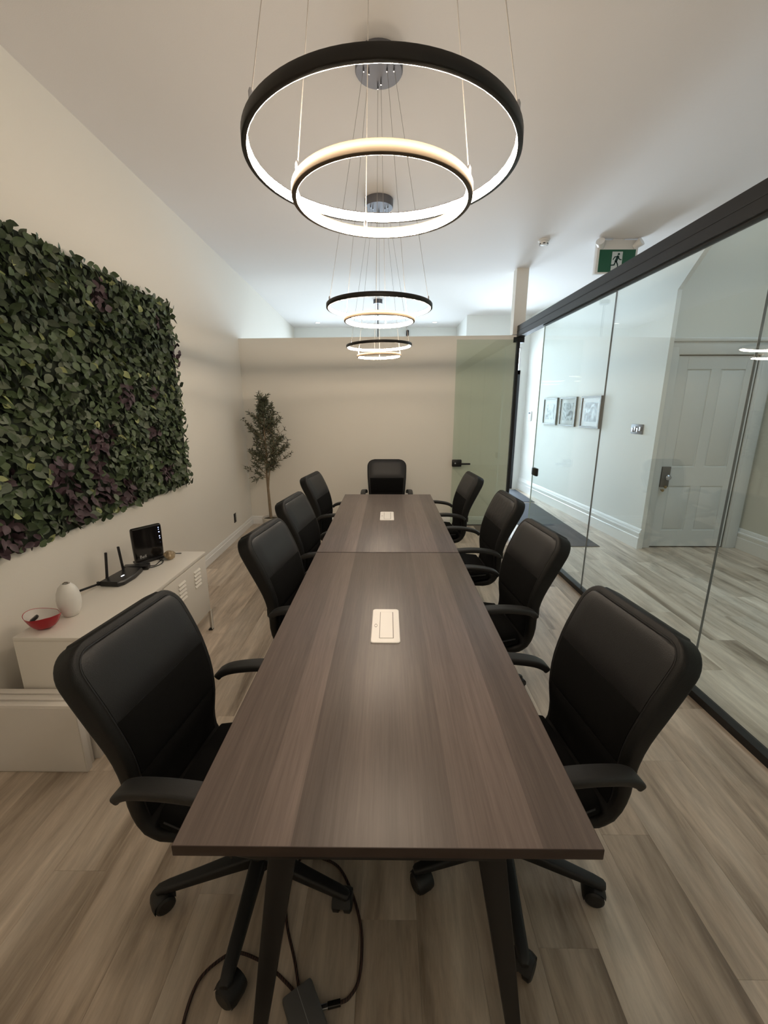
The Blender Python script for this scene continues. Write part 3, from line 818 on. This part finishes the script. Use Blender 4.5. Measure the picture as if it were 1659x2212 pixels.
MB().box(-.05, .05, -.028, -.02, -.085, .02, bev=.004).build('cover', WHITEP, p)

# entrance mats
MATM = mat_mat()
t = tag(MB().box(1.90, 2.615, 4.925, 7.36, 0.0, .008, bev=.003, seg=1).build('entrance_mat', MATM), 'long dark grey runner mat in the hall behind the glass', 'floor mat', 'hall mats')
t = tag(MB().box(1.80, 2.66, 7.42, 8.62, 0.0, .010, bev=.003, seg=1).build('entrance_mat', MATM), 'short dark mat at the entrance door', 'floor mat', 'hall mats')

# ------------------------------------------------------------------ left wall items
def wall_outlet():
    o = thing('wall_outlet', 'small black outlet on the left wall near the corner', 'outlet', (LX(5.22), 5.22, .28), math.atan(.025))
    MB().box(0, .006, -.037, .037, -.06, .06, bev=.002).build('plate', BLACKM, o)
    for z in (-.022, .022): MB().box(.005, .008, -.017, .017, z - .015, z + .015, bev=.001).build('socket', GLOSSB, o)
wall_outlet()

# leaf wall panel
def leaf_mat(name, c1, c2, rough=.5):
    m, nt, b = nt_new(name); N = nt.nodes; L = nt.links
    geo = N.new('ShaderNodeNewGeometry')
    n = N.new('ShaderNodeTexNoise'); n.inputs['Scale'].default_value = 16; n.inputs['Detail'].default_value = 3
    L.new(geo.outputs['Position'], n.inputs['Vector'])
    mx = N.new('ShaderNodeMix'); mx.data_type = 'RGBA'; mx.inputs[6].default_value = (*c1, 1); mx.inputs[7].default_value = (*c2, 1)
    r_ = N.new('ShaderNodeMapRange'); r_.inputs[1].default_value = .35; r_.inputs[2].default_value = .65
    L.new(n.outputs[0], r_.inputs[0]); L.new(r_.outputs[0], mx.inputs[0]); L.new(mx.outputs[2], b.inputs['Base Color'])
    b.inputs['Roughness'].default_value = rough; b.inputs['Specular IOR Level'].default_value = .35
    return m
LM = [leaf_mat('leaf_deep', (0.036, 0.055, 0.026), (0.062, 0.089, 0.043)), leaf_mat('leaf_mid', (0.058, 0.089, 0.041), (0.096, 0.134, 0.065)),
      leaf_mat('leaf_grey', (0.089, 0.113, 0.077), (0.138, 0.162, 0.110)), leaf_mat('leaf_lime', (0.204, 0.252, 0.096), (0.324, 0.348, 0.156)), leaf_mat('leaf_purple', (0.054, 0.034, 0.043), (0.096, 0.060, 0.072))]
def leaf_geo(L_, W_, cup, curl, k=4):
    """pointed oval leaf, tip toward -z, face toward +x, attached at origin"""
    vs = []; fs = []
    for j in range(k + 1):
        v = j / k; w = W_ / 2 * math.sin(math.pi * min(.985, .06 + .94 * v) ** .8) * (1.0 if v < .98 else .25)
        xx = curl * (v ** 2) * L_
        for u in (-1, 0, 1):
            vs.append(Vector((xx + cup * abs(u) * w, u * w, -v * L_)))
    for j in range(k):
        for i in range(2):
            a = j * 3 + i; fs.append((a, a + 3, a + 4, a + 1))
    return vs, fs
LEAVES = [leaf_geo(.056, .045, .30, .22), leaf_geo(.050, .043, .22, -.15), leaf_geo(.062, .043, .42, .30)]
leaf_mes = {}
def leaf_mesh(g, m):
    if (g, m) not in leaf_mes:
        a = MB().add(*LEAVES[g]); leaf_mes[(g, m)] = a.mesh('leaf', LM[m], 60)
    return leaf_mes[(g, m)]
def in_frame(p, mar=0.0):
    q = Vector(p) - Vector((0, 0, CAM_H)); q = Matrix.Rotation(-YAW, 3, 'Z') @ q
    d = q.y * math.cos(PITCH) - q.z * math.sin(PITCH)
    if d < .1: return False
    u = 829.5 + F_PX * q.x / d; v = 1106 - F_PX * (q.y * math.sin(PITCH) + q.z * math.cos(PITCH)) / d
    return -mar < u < 1659 + mar and -mar < v < 2212 + mar
GY0, GY1, GZ0, GZ1 = 1.45, 3.98, .955, 2.53
gw_ = thing('leaf_wall_panel', 'artificial green and purple leaf panel hung on the left wall', 'leaf wall', (LX(2.7), 2.7, .95), math.atan(.025))
BACKM = mat('leaf_panel_backing', (.014, .022, .012), .9)
MB().box(.002, .022, GY0 - 2.7, GY1 - 2.7, GZ0 - .95, GZ1 - .95).build('backing', BACKM, gw_)
rnd = random.Random(21)
patches = [(rnd.uniform(GY0, GY1), rnd.uniform(GZ0, GZ1), rnd.uniform(.05, .13)) for _ in range(13)]
patches += [(2.72, 1.42, .13), (2.45, 1.05, .13), (2.95, 2.36, .13), (3.4, 1.45, .10), (3.1, 1.75, .11), (3.55, 1.12, .12), (2.35, 1.30, .1), (3.7, 2.35, .08)]
leaves = []
st = .0345
ny, nz = int((GY1 - GY0) / st), int((GZ1 - GZ0) / st)
for i in range(ny + 1):
    for j in range(nz + 1):
        y = GY0 + i * st + rnd.uniform(-.018, .018); z = GZ0 + j * st + rnd.uniform(-.018, .018) + .02
        off = rnd.uniform(.028, .062)
        rr = rnd.random()
        m = 0 if rr < .40 else 1 if rr < .76 else 2 if rr < .965 else 3
        for (py_, pz_, pr_) in patches:
            if (y - py_) ** 2 + (z - pz_) ** 2 < (pr_ * rnd.uniform(.5, 1)) ** 2: m = 4
        edge = min(y - GY0, GY1 - y, z - GZ0, GZ1 - z)
        roll = rnd.gauss(0, 55) if rnd.random() < .75 else rnd.uniform(-180, 180)
        if edge < .03: roll = rnd.uniform(-180, 180)
        tiltv = rnd.uniform(-8, 50); yaw = rnd.uniform(-42, 42)
        s = rnd.uniform(.72, 1.15)
        M_ = Matrix.Translation((off, y - 2.7, z - .95)) @ Matrix.Rotation(R(yaw), 4, 'Z') @ Matrix.Rotation(R(roll), 4, 'X') @ Matrix.Rotation(R(-tiltv), 4, 'Y') @ Matrix.Scale(s, 4) @ Matrix.Translation((0, 0, .03))
        wp = Vector((LX(y) + off, y, z))
        leaves.append(((wp - Vector((0, 0, CAM_H))).length / s - off * 6, in_frame(wp, -5), rnd.randrange(3), m, M_))
order = sorted([l for l in leaves if l[1]], key=lambda l: l[0])
single = order[:300]; sid = set(id(l) for l in single)
for d_, fr_, g, m, M_ in single:
    o = obj('leaf', leaf_mesh(g, m), gw_); o.matrix_local = M_
mass = MB()
for l in leaves:
    if id(l) in sid: continue
    vs_, fs_ = LEAVES[l[2]]; mass.add([l[4] @ v for v in vs_], fs_, l[3])
lo = mass.build('leaf_mass', LM, gw_, 60); lo['kind'] = 'stuff'

# ------------------------------------------------------------------ white metal cabinet and what stands on it
CX0, CX1, CY0, CY1, CT, CB = -1.735, -1.345, 1.722, 2.925, .63, .155
t = thing('metal_cabinet', 'white metal cabinet with louvred doors against the left wall', 'cabinet', ((CX0 + CX1) / 2, (CY0 + CY1) / 2, 0))
cx, cy = (CX0 + CX1) / 2, (CY0 + CY1) / 2
hx, hy = (CX1 - CX0) / 2, (CY1 - CY0) / 2
MB().box(-hx, hx - .012, -hy, hy, CB, CT - .022, bev=.003).build('body', CABW, t)
MB().box(-hx, hx, -hy, hy, CT - .024, CT, bev=.004).build('top', CABW, t)
for s in (-1, 1):
    y0, y1 = (-hy + .018, -.002) if s < 0 else (.002, hy - .018)
    d_ = MB().box(hx - .013, hx - .002, y0, y1, CB + .012, CT - .030, bev=.002).build('door', CABW, t)
    for yc in (y0 + (y1 - y0) * .36, y0 + (y1 - y0) * .74):
        for k in range(5):
            z = CT - .085 - k * .027
            MB().slab([(hx - .003, yc - .045, z - .008), (hx - .003, yc - .045, z + .008), (hx + .007, yc - .045, z - .006)], (0, .09, 0)).build('louvre', CABW, d_, smooth=0)
    MB().lathe([(0, .014), (.007, .013), (.008, .004), (.005, 0)], 14, (hx - .002, -.03 * -s if False else s * .035, .40), 'x').build('knob', CABW, d_)
for sx in (-1, 1):
    for sy in (-1, 1):
        l_ = MB()
        l_.box(sx * hx - (.028 if sx > 0 else 0), sx * hx + (0 if sx > 0 else .028), sy * hy - (.004 if sy > 0 else 0), sy * hy + (0 if sy > 0 else .004), 0.006, CB + .01)
        l_.box(sx * hx - (.004 if sx > 0 else 0), sx * hx + (0 if sx > 0 else .004), sy * hy - (.028 if sy > 0 else 0), sy * hy + (0 if sy > 0 else .028), 0.006, CB + .01)
        lg = l_.build('leg', CABW, t)
        MB().box(sx * hx - (.03 if sx > 0 else -.0), sx * hx + (.0 if sx > 0 else .03), sy * hy - (.03 if sy > 0 else 0), sy * hy + (0 if sy > 0 else .03), 0, .008).build('foot', PLASTIC, lg)

# white boards standing on the floor in front of the cabinet end
for i, (x1, y0, h_, lab) in enumerate(((-1.402, 1.600, .362, 'front white panel board standing by the cabinet'), (-1.418, 1.637, .366, 'middle white panel board of the stack by the cabinet'), (-1.398, 1.679, .368, 'rear white panel board of the stack, against the cabinet end'))):
    o = MB().box(-.455, 0, 0, .033, 0, h_, bev=.004).build('panel_board', PANELW, None, loc=(x1, y0, 0), rot=(0, 0, R((0, -.3, .2)[i])))
    tag(o, lab, 'board', 'white boards by the cabinet')
    MB().box(-.45, -.005, -.0015, .0, .01, h_ - .012).build('face_sheet', mat('panel_face', (.76, .72, .67), .45), o)

# vase
t = tag(MB().lathe([(0, 0), (.028, 0), (.034, .004), (.045, .03), (.052, .065), (.053, .09), (.048, .125), (.036, .155), (.024, .168), (.017, .172), (.015, .168), (.019, .155), (.030, .13), (.036, .09), (.03, .03), (0, .02)], 40).build('vase', mat('vase_white', (.80, .79, .75), .3, vary=.04, scale=30), None, 40, (-1.62, 1.945, CT)), 'white egg-shaped ceramic vase on the cabinet', 'vase')
MB().tube([(.012, .0, .168), (.004, .006, .176), (-.008, .004, .176), (-.014, -.004, .170)], .003, 6).build('rim_chip', mat('vase_rim', (.25, .22, .18), .6), t)
# red leaf-shaped bowl
def bowl():
    t = thing('leaf_bowl', 'red leaf-shaped bowl with white inside on the cabinet', 'bowl', (-1.655, 1.815, CT), R(-14))
    n = 40
    def outline(k, s):   # pointed at +x end
        a = 2 * math.pi * k / n
        r_ = 1 - .0 * math.cos(a); x = math.cos(a); y = math.sin(a) * (1 - .42 * max(0, math.cos(a)) ** 1.5)
        return Vector((x * .088 * s + (.016 * s if x > .8 else 0), y * .066 * s, 0))
    def shell(levels, off):
        rings = []
        for s, z in levels:
            rings.append([outline(k, s) + Vector((.0, 0, z + (.016 * (outline(k, 1).x / .1) ** 2) * s)) for k in range(n)])
        return rings
    MB().loft(shell([(.34, .0), (.42, .001), (.62, .012), (.80, .030), (.93, .050), (1.0, .066), (.985, .067), (.975, .066), (.955, .064)], 0), endcap=False).build('outer_shell', mat('bowl_red', (.42, .012, .025), .25, vary=.05), t, 60)
    MB().loft(list(reversed(shell([(.962, .0655), (.90, .053), (.77, .034), (.58, .017), (.36, .008), (.02, .007)], 0))), endcap=False).build('inner_lining', mat('bowl_white', (.74, .70, .66), .35), t, 60)
    return t
bowl()
def at_bowl(x, y, z): return (-1.655 + x, 1.815 + y, CT + z)
o = tag(MB().box(-.022, .022, -.012, .012, 0, .016, bev=.006).build('key_fob', GLOSSB, None, 35, at_bowl(-.045, .008, .036), (R(12), R(-38), R(20))), 'glossy black key fob in the red bowl', 'key fob')
o = tag(MB().box(-.020, .020, -.014, .014, 0, .012, bev=.004).build('earbud_case', WHITEP, None, 35, at_bowl(-.005, -.004, .022), (R(8), R(10), R(-15))), 'small white case in the middle of the red bowl', 'case')
o = tag(MB().box(-.020, .020, -.010, .010, 0, .010, bev=.003).build('usb_stick', BLACKM, None, 35, at_bowl(.030, .004, .030), (R(-10), R(-24), R(35))), 'black and white stick lying in the red bowl', 'usb stick')
MB().box(-.012, .016, -.0085, .0085, .0098, .0112).build('label_strip', WHITEP, o)

# wireless router with three antennas
t = thing('wireless_router', 'flat black router with upright antennas on the cabinet', 'router', (-1.635, 2.40, CT), R(-4))
def out(pts, z): return [Vector((x, y, z)) for x, y in pts]
RO = [(-.065, -.115), (.050, -.115), (.072, -.085), (.072, .02), (.045, .125), (-.065, .125)]
MB().loft([out([(x * .92, y * .95) for x, y in RO], .0), out(RO, .008), out(RO, .024), out([(x * .93, y * .96) for x, y in RO], .032)]).build('body', ROUTERB, t, 30)
MB().box(.01, .018, -.030, -.006, .0318, .0332).build('status_light', emit('router_led', (.95, .98, 1), 3), t)
for i, (y, ang, rx) in enumerate(((-.118, 98, 0), (-.045, -8, -4), (.10, 5, 8))):
    base = Vector((-.068, y, .018))
    M_ = Matrix.Translation(base) @ Matrix.Rotation(R(ang if i else 82), 4, 'X')
    a = MB(); a.box(-.007, .007, -.0055, .0055, 0, .165 if i else .16, bev=.003, M=M_); a.lathe([(0, -.008), (.008, -.008), (.008, .014), (0, .014)], 12, base)
    a.build('antenna', ROUTERB, t)
# network switch box behind the router
t = thing('network_box', 'low black box between the router and the modem', 'network box', (-1.645, 2.565, CT), R(14))
MB().box(-.075, .075, -.028, .028, 0, .032, bev=.004).build('body', ROUTERB, t)
MB().box(-.07, .07, -.0295, -.027, .008, .024).build('port_strip', GLOSSB, t)
# upright modem
t = thing('modem', 'upright glossy black modem with a column of blue lights', 'modem', (-1.655, 2.735, CT), R(-32))
MB().box(-.040, .040, -.095, .095, 0, .016, bev=.005).build('foot', ROUTERB, t)
rings = []
for z, k in ((.012, .93), (.03, .96), (.20, 1.0), (.238, .99), (.246, .96)):
    rings.append([Vector((a, b_, z)) for a, b_ in rrect(.034 * (1 if z < .24 else .7), .205 * k, .012)])
bd = MB().loft(rings).build('body', GLOSSB, t, 30)
for z, y, s in ((.222, .078, 1), (.208, .078, .8), (.190, .079, 1.3), (.160, .079, 1.1), (.145, .080, 1), (.115, .080, .5)):
    MB().lathe([(0, .0008), (.0028 * s, .0008), (.0028 * s, -.001), (0, -.001)], 12, (.0172, y, z), 'x').build('status_light', emit('modem_led' if s > .6 else 'modem_led_dim', (.45, .52, 1), 5 if s > .6 else .4), bd)
fc = bpy.data.curves.new('logo', 'FONT'); fc.body = 'Bell'; fc.size = .032; fc.extrude = .0004
fo = bpy.data.objects.new('logo_tmp', fc); COL.objects.link(fo)
bpy.context.view_layer.update()
lm = bpy.data.meshes.new_from_object(fo.evaluated_get(bpy.context.evaluated_depsgraph_get()))
bpy.data.objects.remove(fo); lm.materials.clear(); lm.materials.append(mat('logo_white', (.75, .75, .75), .5))
lo = obj('logo_lettering', lm, bd, (.0166, -.072, .034), (R(90), 0, R(90)))
# stone and cables
bm = bmesh.new(); bmesh.ops.create_icosphere(bm, subdivisions=3, radius=.033)
rs = random.Random(5)
from mathutils import noise as mnoise
for v in bm.verts:
    k = 1 + .28 * mnoise.noise(v.co * 38) + .12 * mnoise.noise(v.co * 90)
    v.co = Vector((v.co.x * k * 1.05, v.co.y * k * 1.25, v.co.z * k * .92))
zmin = min(v.co.z for v in bm.verts)
for v in bm.verts: v.co.z = max(v.co.z - zmin - .004, 0)
sm = bpy.data.meshes.new('stone'); bm.to_mesh(sm); bm.free()
sm.materials.append(mat('pyrite_stone', (.34, .26, .16), .35, .35, vary=.6, scale=60))
tag(obj('stone', sm, None, (-1.528, 2.765, CT)), 'small golden-brown stone next to the modem', 'stone')
def cablet(name, label, pts, r=.003, m=None, n=5):
    return tag(MB().tube(catmull(pts, n), r, 8).build(name, m or PLASTIC, None, 60), label, 'cable')
z_ = CT + .004
cablet('network_cable', 'thin black cable curving past the front of the stone', [(-1.585, 2.555, z_ + .012), (-1.555, 2.60, z_), (-1.535, 2.66, z_), (-1.548, 2.71, z_ + .004), (-1.573, 2.725, z_ + .003), (-1.60, 2.745, z_ + .004)])
cablet('power_cable', 'thin black cable looping behind the stone to the cabinet edge', [(-1.58, 2.575, z_ + .016), (-1.562, 2.63, z_), (-1.570, 2.70, z_), (-1.578, 2.775, z_ + .004), (-1.57, 2.825, z_ + .006), (-1.54, 2.855, z_ + .003), (-1.50, 2.872, z_)])

# ------------------------------------------------------------------ olive tree
def olive_tree():
    rn = random.Random(11)
    t = thing('olive_tree', 'slim artificial olive tree in the far left corner', 'tree', (-1.615, 5.60, 0))
    MB().lathe([(0, 0), (.085, 0), (.09, .01), (.118, .17), (.122, .18), (.122, .195), (.112, .195), (.108, .16), (0, .16)], 32).build('pot', mat('pot_white', (.70, .67, .62), .5), t)
    moss = MB().lathe([(0, .185), (.06, .182), (.108, .168), (.108, .15), (0, .15)], 24)
    moss.build('moss', mat('moss_brown', (.06, .045, .025), .95, vary=.5, scale=60, bump=1, bscale=120), t)
    bark = mat('olive_bark', (.25, .19, .125), .85, vary=.3, scale=30, bump=.6, bscale=90)
    s1 = catmull([(0, 0, .15), (-.008, 0, .40), (-.015, 0, .62), (-.022, .01, .80), (-.005, .0, 1.05), (-.01, -.01, 1.35), (.0, 0, 1.60), (.0, 0, 1.77)], 5)
    s2 = catmull([(-.012, 0, .60), (.005, -.02, .70), (.028, -.03, .82), (.06, -.03, 1.0), (.10, -.02, 1.2), (.10, .0, 1.4)], 5)
    tr = MB()
    tr.tube(s1, [.021 - .017 * i / (len(s1) - 1) for i in range(len(s1))], 10); tr.tube(s2, [.014 - .011 * i / (len(s2) - 1) for i in range(len(s2))], 8)
    trunk = tr.build('trunk', bark, t, 60)
    br = MB(); lf = [MB(), MB()]; ol = MB()
    def leafat(p, d):
        d = d.normalized(); n = Vector((rn.uniform(-1, 1), rn.uniform(-1, 1), rn.uniform(-1, 1)))
        s = d.cross(n)
        if s.length < .05: return
        s.normalize(); L_ = rn.uniform(.042, .075); w = L_ * .095; u = s.cross(d)
        droop = Vector((0, 0, -L_ * rn.uniform(.0, .3)))
        vs = [p, p + d * L_ * .35 + s * w + u * .002, p + d * L_ * .35 - s * w + u * .002, p + d * L_ * .72 + s * w * .8 + droop * .4, p + d * L_ * .72 - s * w * .8 + droop * .4, p + d * L_ + droop]
        lf[rn.randrange(2)].add(vs, [(0, 2, 1), (1, 2, 4, 3), (3, 4, 5)])
    def env(z):   # crown half width
        tab = [(.72, .13), (.85, .25), (1.0, .33), (1.2, .33), (1.4, .25), (1.6, .13), (1.83, .05)]
        for (a, b_), (c, d) in zip(tab, tab[1:]):
            if a <= z <= c: return b_ + (d - b_) * (z - a) / (c - a)
        return .03
    def branch(p0, direc, length, depth=0):
        pts = [p0]; d = direc.normalized(); n = 7
        for i in range(n):
            d = (d + Vector((rn.uniform(-.25, .25), rn.uniform(-.25, .25), rn.uniform(-.12, .22)))).normalized()
            pts.append(pts[-1] + d * length / n)
        br.tube(pts, [.0045 * (1 - .75 * i / n) for i in range(n + 1)], 5)
        for i in range(1, n + 1):
            dd = (pts[i] - pts[i - 1])
            for _ in range(rn.choice((2, 3, 3))):
                q = pts[i - 1].lerp(pts[i], rn.random())
                leafat(q, dd.normalized() * .7 + Vector((rn.uniform(-1, 1), rn.uniform(-1, 1), rn.uniform(-.7, .9))))
            if depth == 0 and i in (2, 3, 5) and rn.random() < .8:
                branch(pts[i], dd.normalized() + Vector((rn.uniform(-.9, .9), rn.uniform(-.9, .9), rn.uniform(-.3, .6))), length * .5, 1)
        if rn.random() < .55:
            c = pts[-1] + Vector((rn.uniform(-.01, .01), rn.uniform(-.01, .01), rn.uniform(-.012, .004)))
            ol.lathe([(0, -.010), (.005, -.008), (.0078, 0), (.005, .008), (0, .010)], 8, c)
    for k in range(50):
        z = .80 + (1.74 - .80) * ((k + rn.random()) / 50) ** 1.0
        src = s2 if (rn.random() < .35 and .85 < z < 1.38) else s1
        p = min(src, key=lambda q: abs(q.z - z)); a = rn.uniform(0, 2 * math.pi)
        L_ = env(z) * rn.uniform(.65, 1.12)
        branch(p.copy(), Vector((math.cos(a), math.sin(a) * .8, rn.uniform(.25, 1.0))), L_)
    # lone low branches
    branch(Vector((-.02, 0, .76)), Vector((-1, -.1, .45)), .29); branch(Vector((-.02, 0, .78)), Vector((-1, -.3, .75)), .29)
    branch(Vector((-.02, 0, .74)), Vector((-1, -.3, .12)), .20); branch(Vector((-.02, 0, 1.62)), Vector((-.3, 0, 1)), .20); branch(Vector((0, 0, 1.62)), Vector((.45, 0, 1)), .19)
    branch(Vector((.04, -.02, .90)), Vector((1, .1, .55)), .28); branch(Vector((.06, -.02, 1.02)), Vector((1, -.1, .5)), .30); branch(Vector((.05, -.02, .98)), Vector((1, .2, .8)), .30)
    br.build('branches', bark, t, 60)
    o = lf[0].build('foliage', leaf_mat('olive_leaf_dark', (.050, .058, .032), (.085, .095, .055)), t, 60); o['kind'] = 'stuff'
    o = lf[1].build('foliage', leaf_mat('olive_leaf_pale', (.11, .12, .078), (.17, .18, .125)), t, 60); o['kind'] = 'stuff'
    o = ol.build('olives', mat('olive_black', (.018, .012, .014), .4), t, 60); o['kind'] = 'stuff'
olive_tree()

# ------------------------------------------------------------------ floor cables under the near table
def braid():
    m, nt, b = nt_new('braided_cable'); N = nt.nodes; L = nt.links
    tc = N.new('ShaderNodeNewGeometry'); w_ = N.new('ShaderNodeTexWave'); w_.inputs['Scale'].default_value = 42; w_.inputs['Distortion'].default_value = 3
    L.new(tc.outputs['Position'], w_.inputs['Vector'])
    r_ = N.new('ShaderNodeValToRGB'); r_.color_ramp.elements[0].color = (.012, .008, .007, 1); r_.color_ramp.elements[1].color = (.075, .034, .026, 1)
    L.new(w_.outputs[0], r_.inputs[0]); L.new(r_.outputs[0], b.inputs['Base Color']); b.inputs['Roughness'].default_value = .75
    return m
BR = braid(); zf = .0052
t = thing('charging_cable', 'dark red braided cable curling to a metal plug on the floor', 'cable', (0, 0, 0))
MB().tube(catmull([(-.31, 1.235, zf), (-.25, 1.222, zf), (-.18, 1.19, zf), (-.125, 1.11, zf), (-.086, 1.01, zf), (-.078, .93, zf), (-.085, .87, zf), (-.11, .835, zf), (-.135, .824, zf + .001)], 7), .0048, 8).build('cord', BR, t, 60)
pl = MB().ribbon([(-.132, .824, .0075), (-.168, .817, .0075)], (0, 1, 0), .016, .0125, .004).build('plug', GLOSSB, t)
MB().ribbon([(-.168, .817, .0075), (-.192, .812, .0075)], (0, 1, 0), .0125, .006, .0015).build('connector', CHROME, pl)
t = thing('power_cable', 'braided cable looping from the grey adapter past the table leg', 'cable', (0, 0, 0))
MB().tube(catmull([(-.262, .842, zf), (-.30, .868, zf), (-.345, .895, zf), (-.40, .92, zf), (-.472, .936, zf), (-.521, .913, zf), (-.559, .87, zf), (-.566, .81, zf), (-.556, .74, zf), (-.54, .66, zf)], 7), .0048, 8).build('cord', BR, t, 60)
t = thing('adapter_lead', 'braided lead running from grey adapter toward the chair base', 'cable', (0, 0, 0))
MB().tube(catmull([(-.256, .850, zf + .003), (-.285, .92, zf), (-.325, 1.0, zf), (-.345, 1.06, zf), (-.36, 1.13, zf), (-.33, 1.21, zf), (-.315, 1.24, zf)], 6), .0045, 8).build('cord', BR, t, 60)
t = thing('power_adapter', 'flat grey power adapter on the floor by the table leg', 'adapter', (-.222, .785, 0), R(33))
MB().box(-.045, .045, -.085, .075, 0, .028, bev=.008).build('body', mat('adapter_grey', (.115, .115, .115), .6, vary=.08), t)
MB().box(-.0008, .0008, -.08, .07, .0275, .0288).build('seam_line', mat('adapter_line', (.30, .30, .29), .6), t)
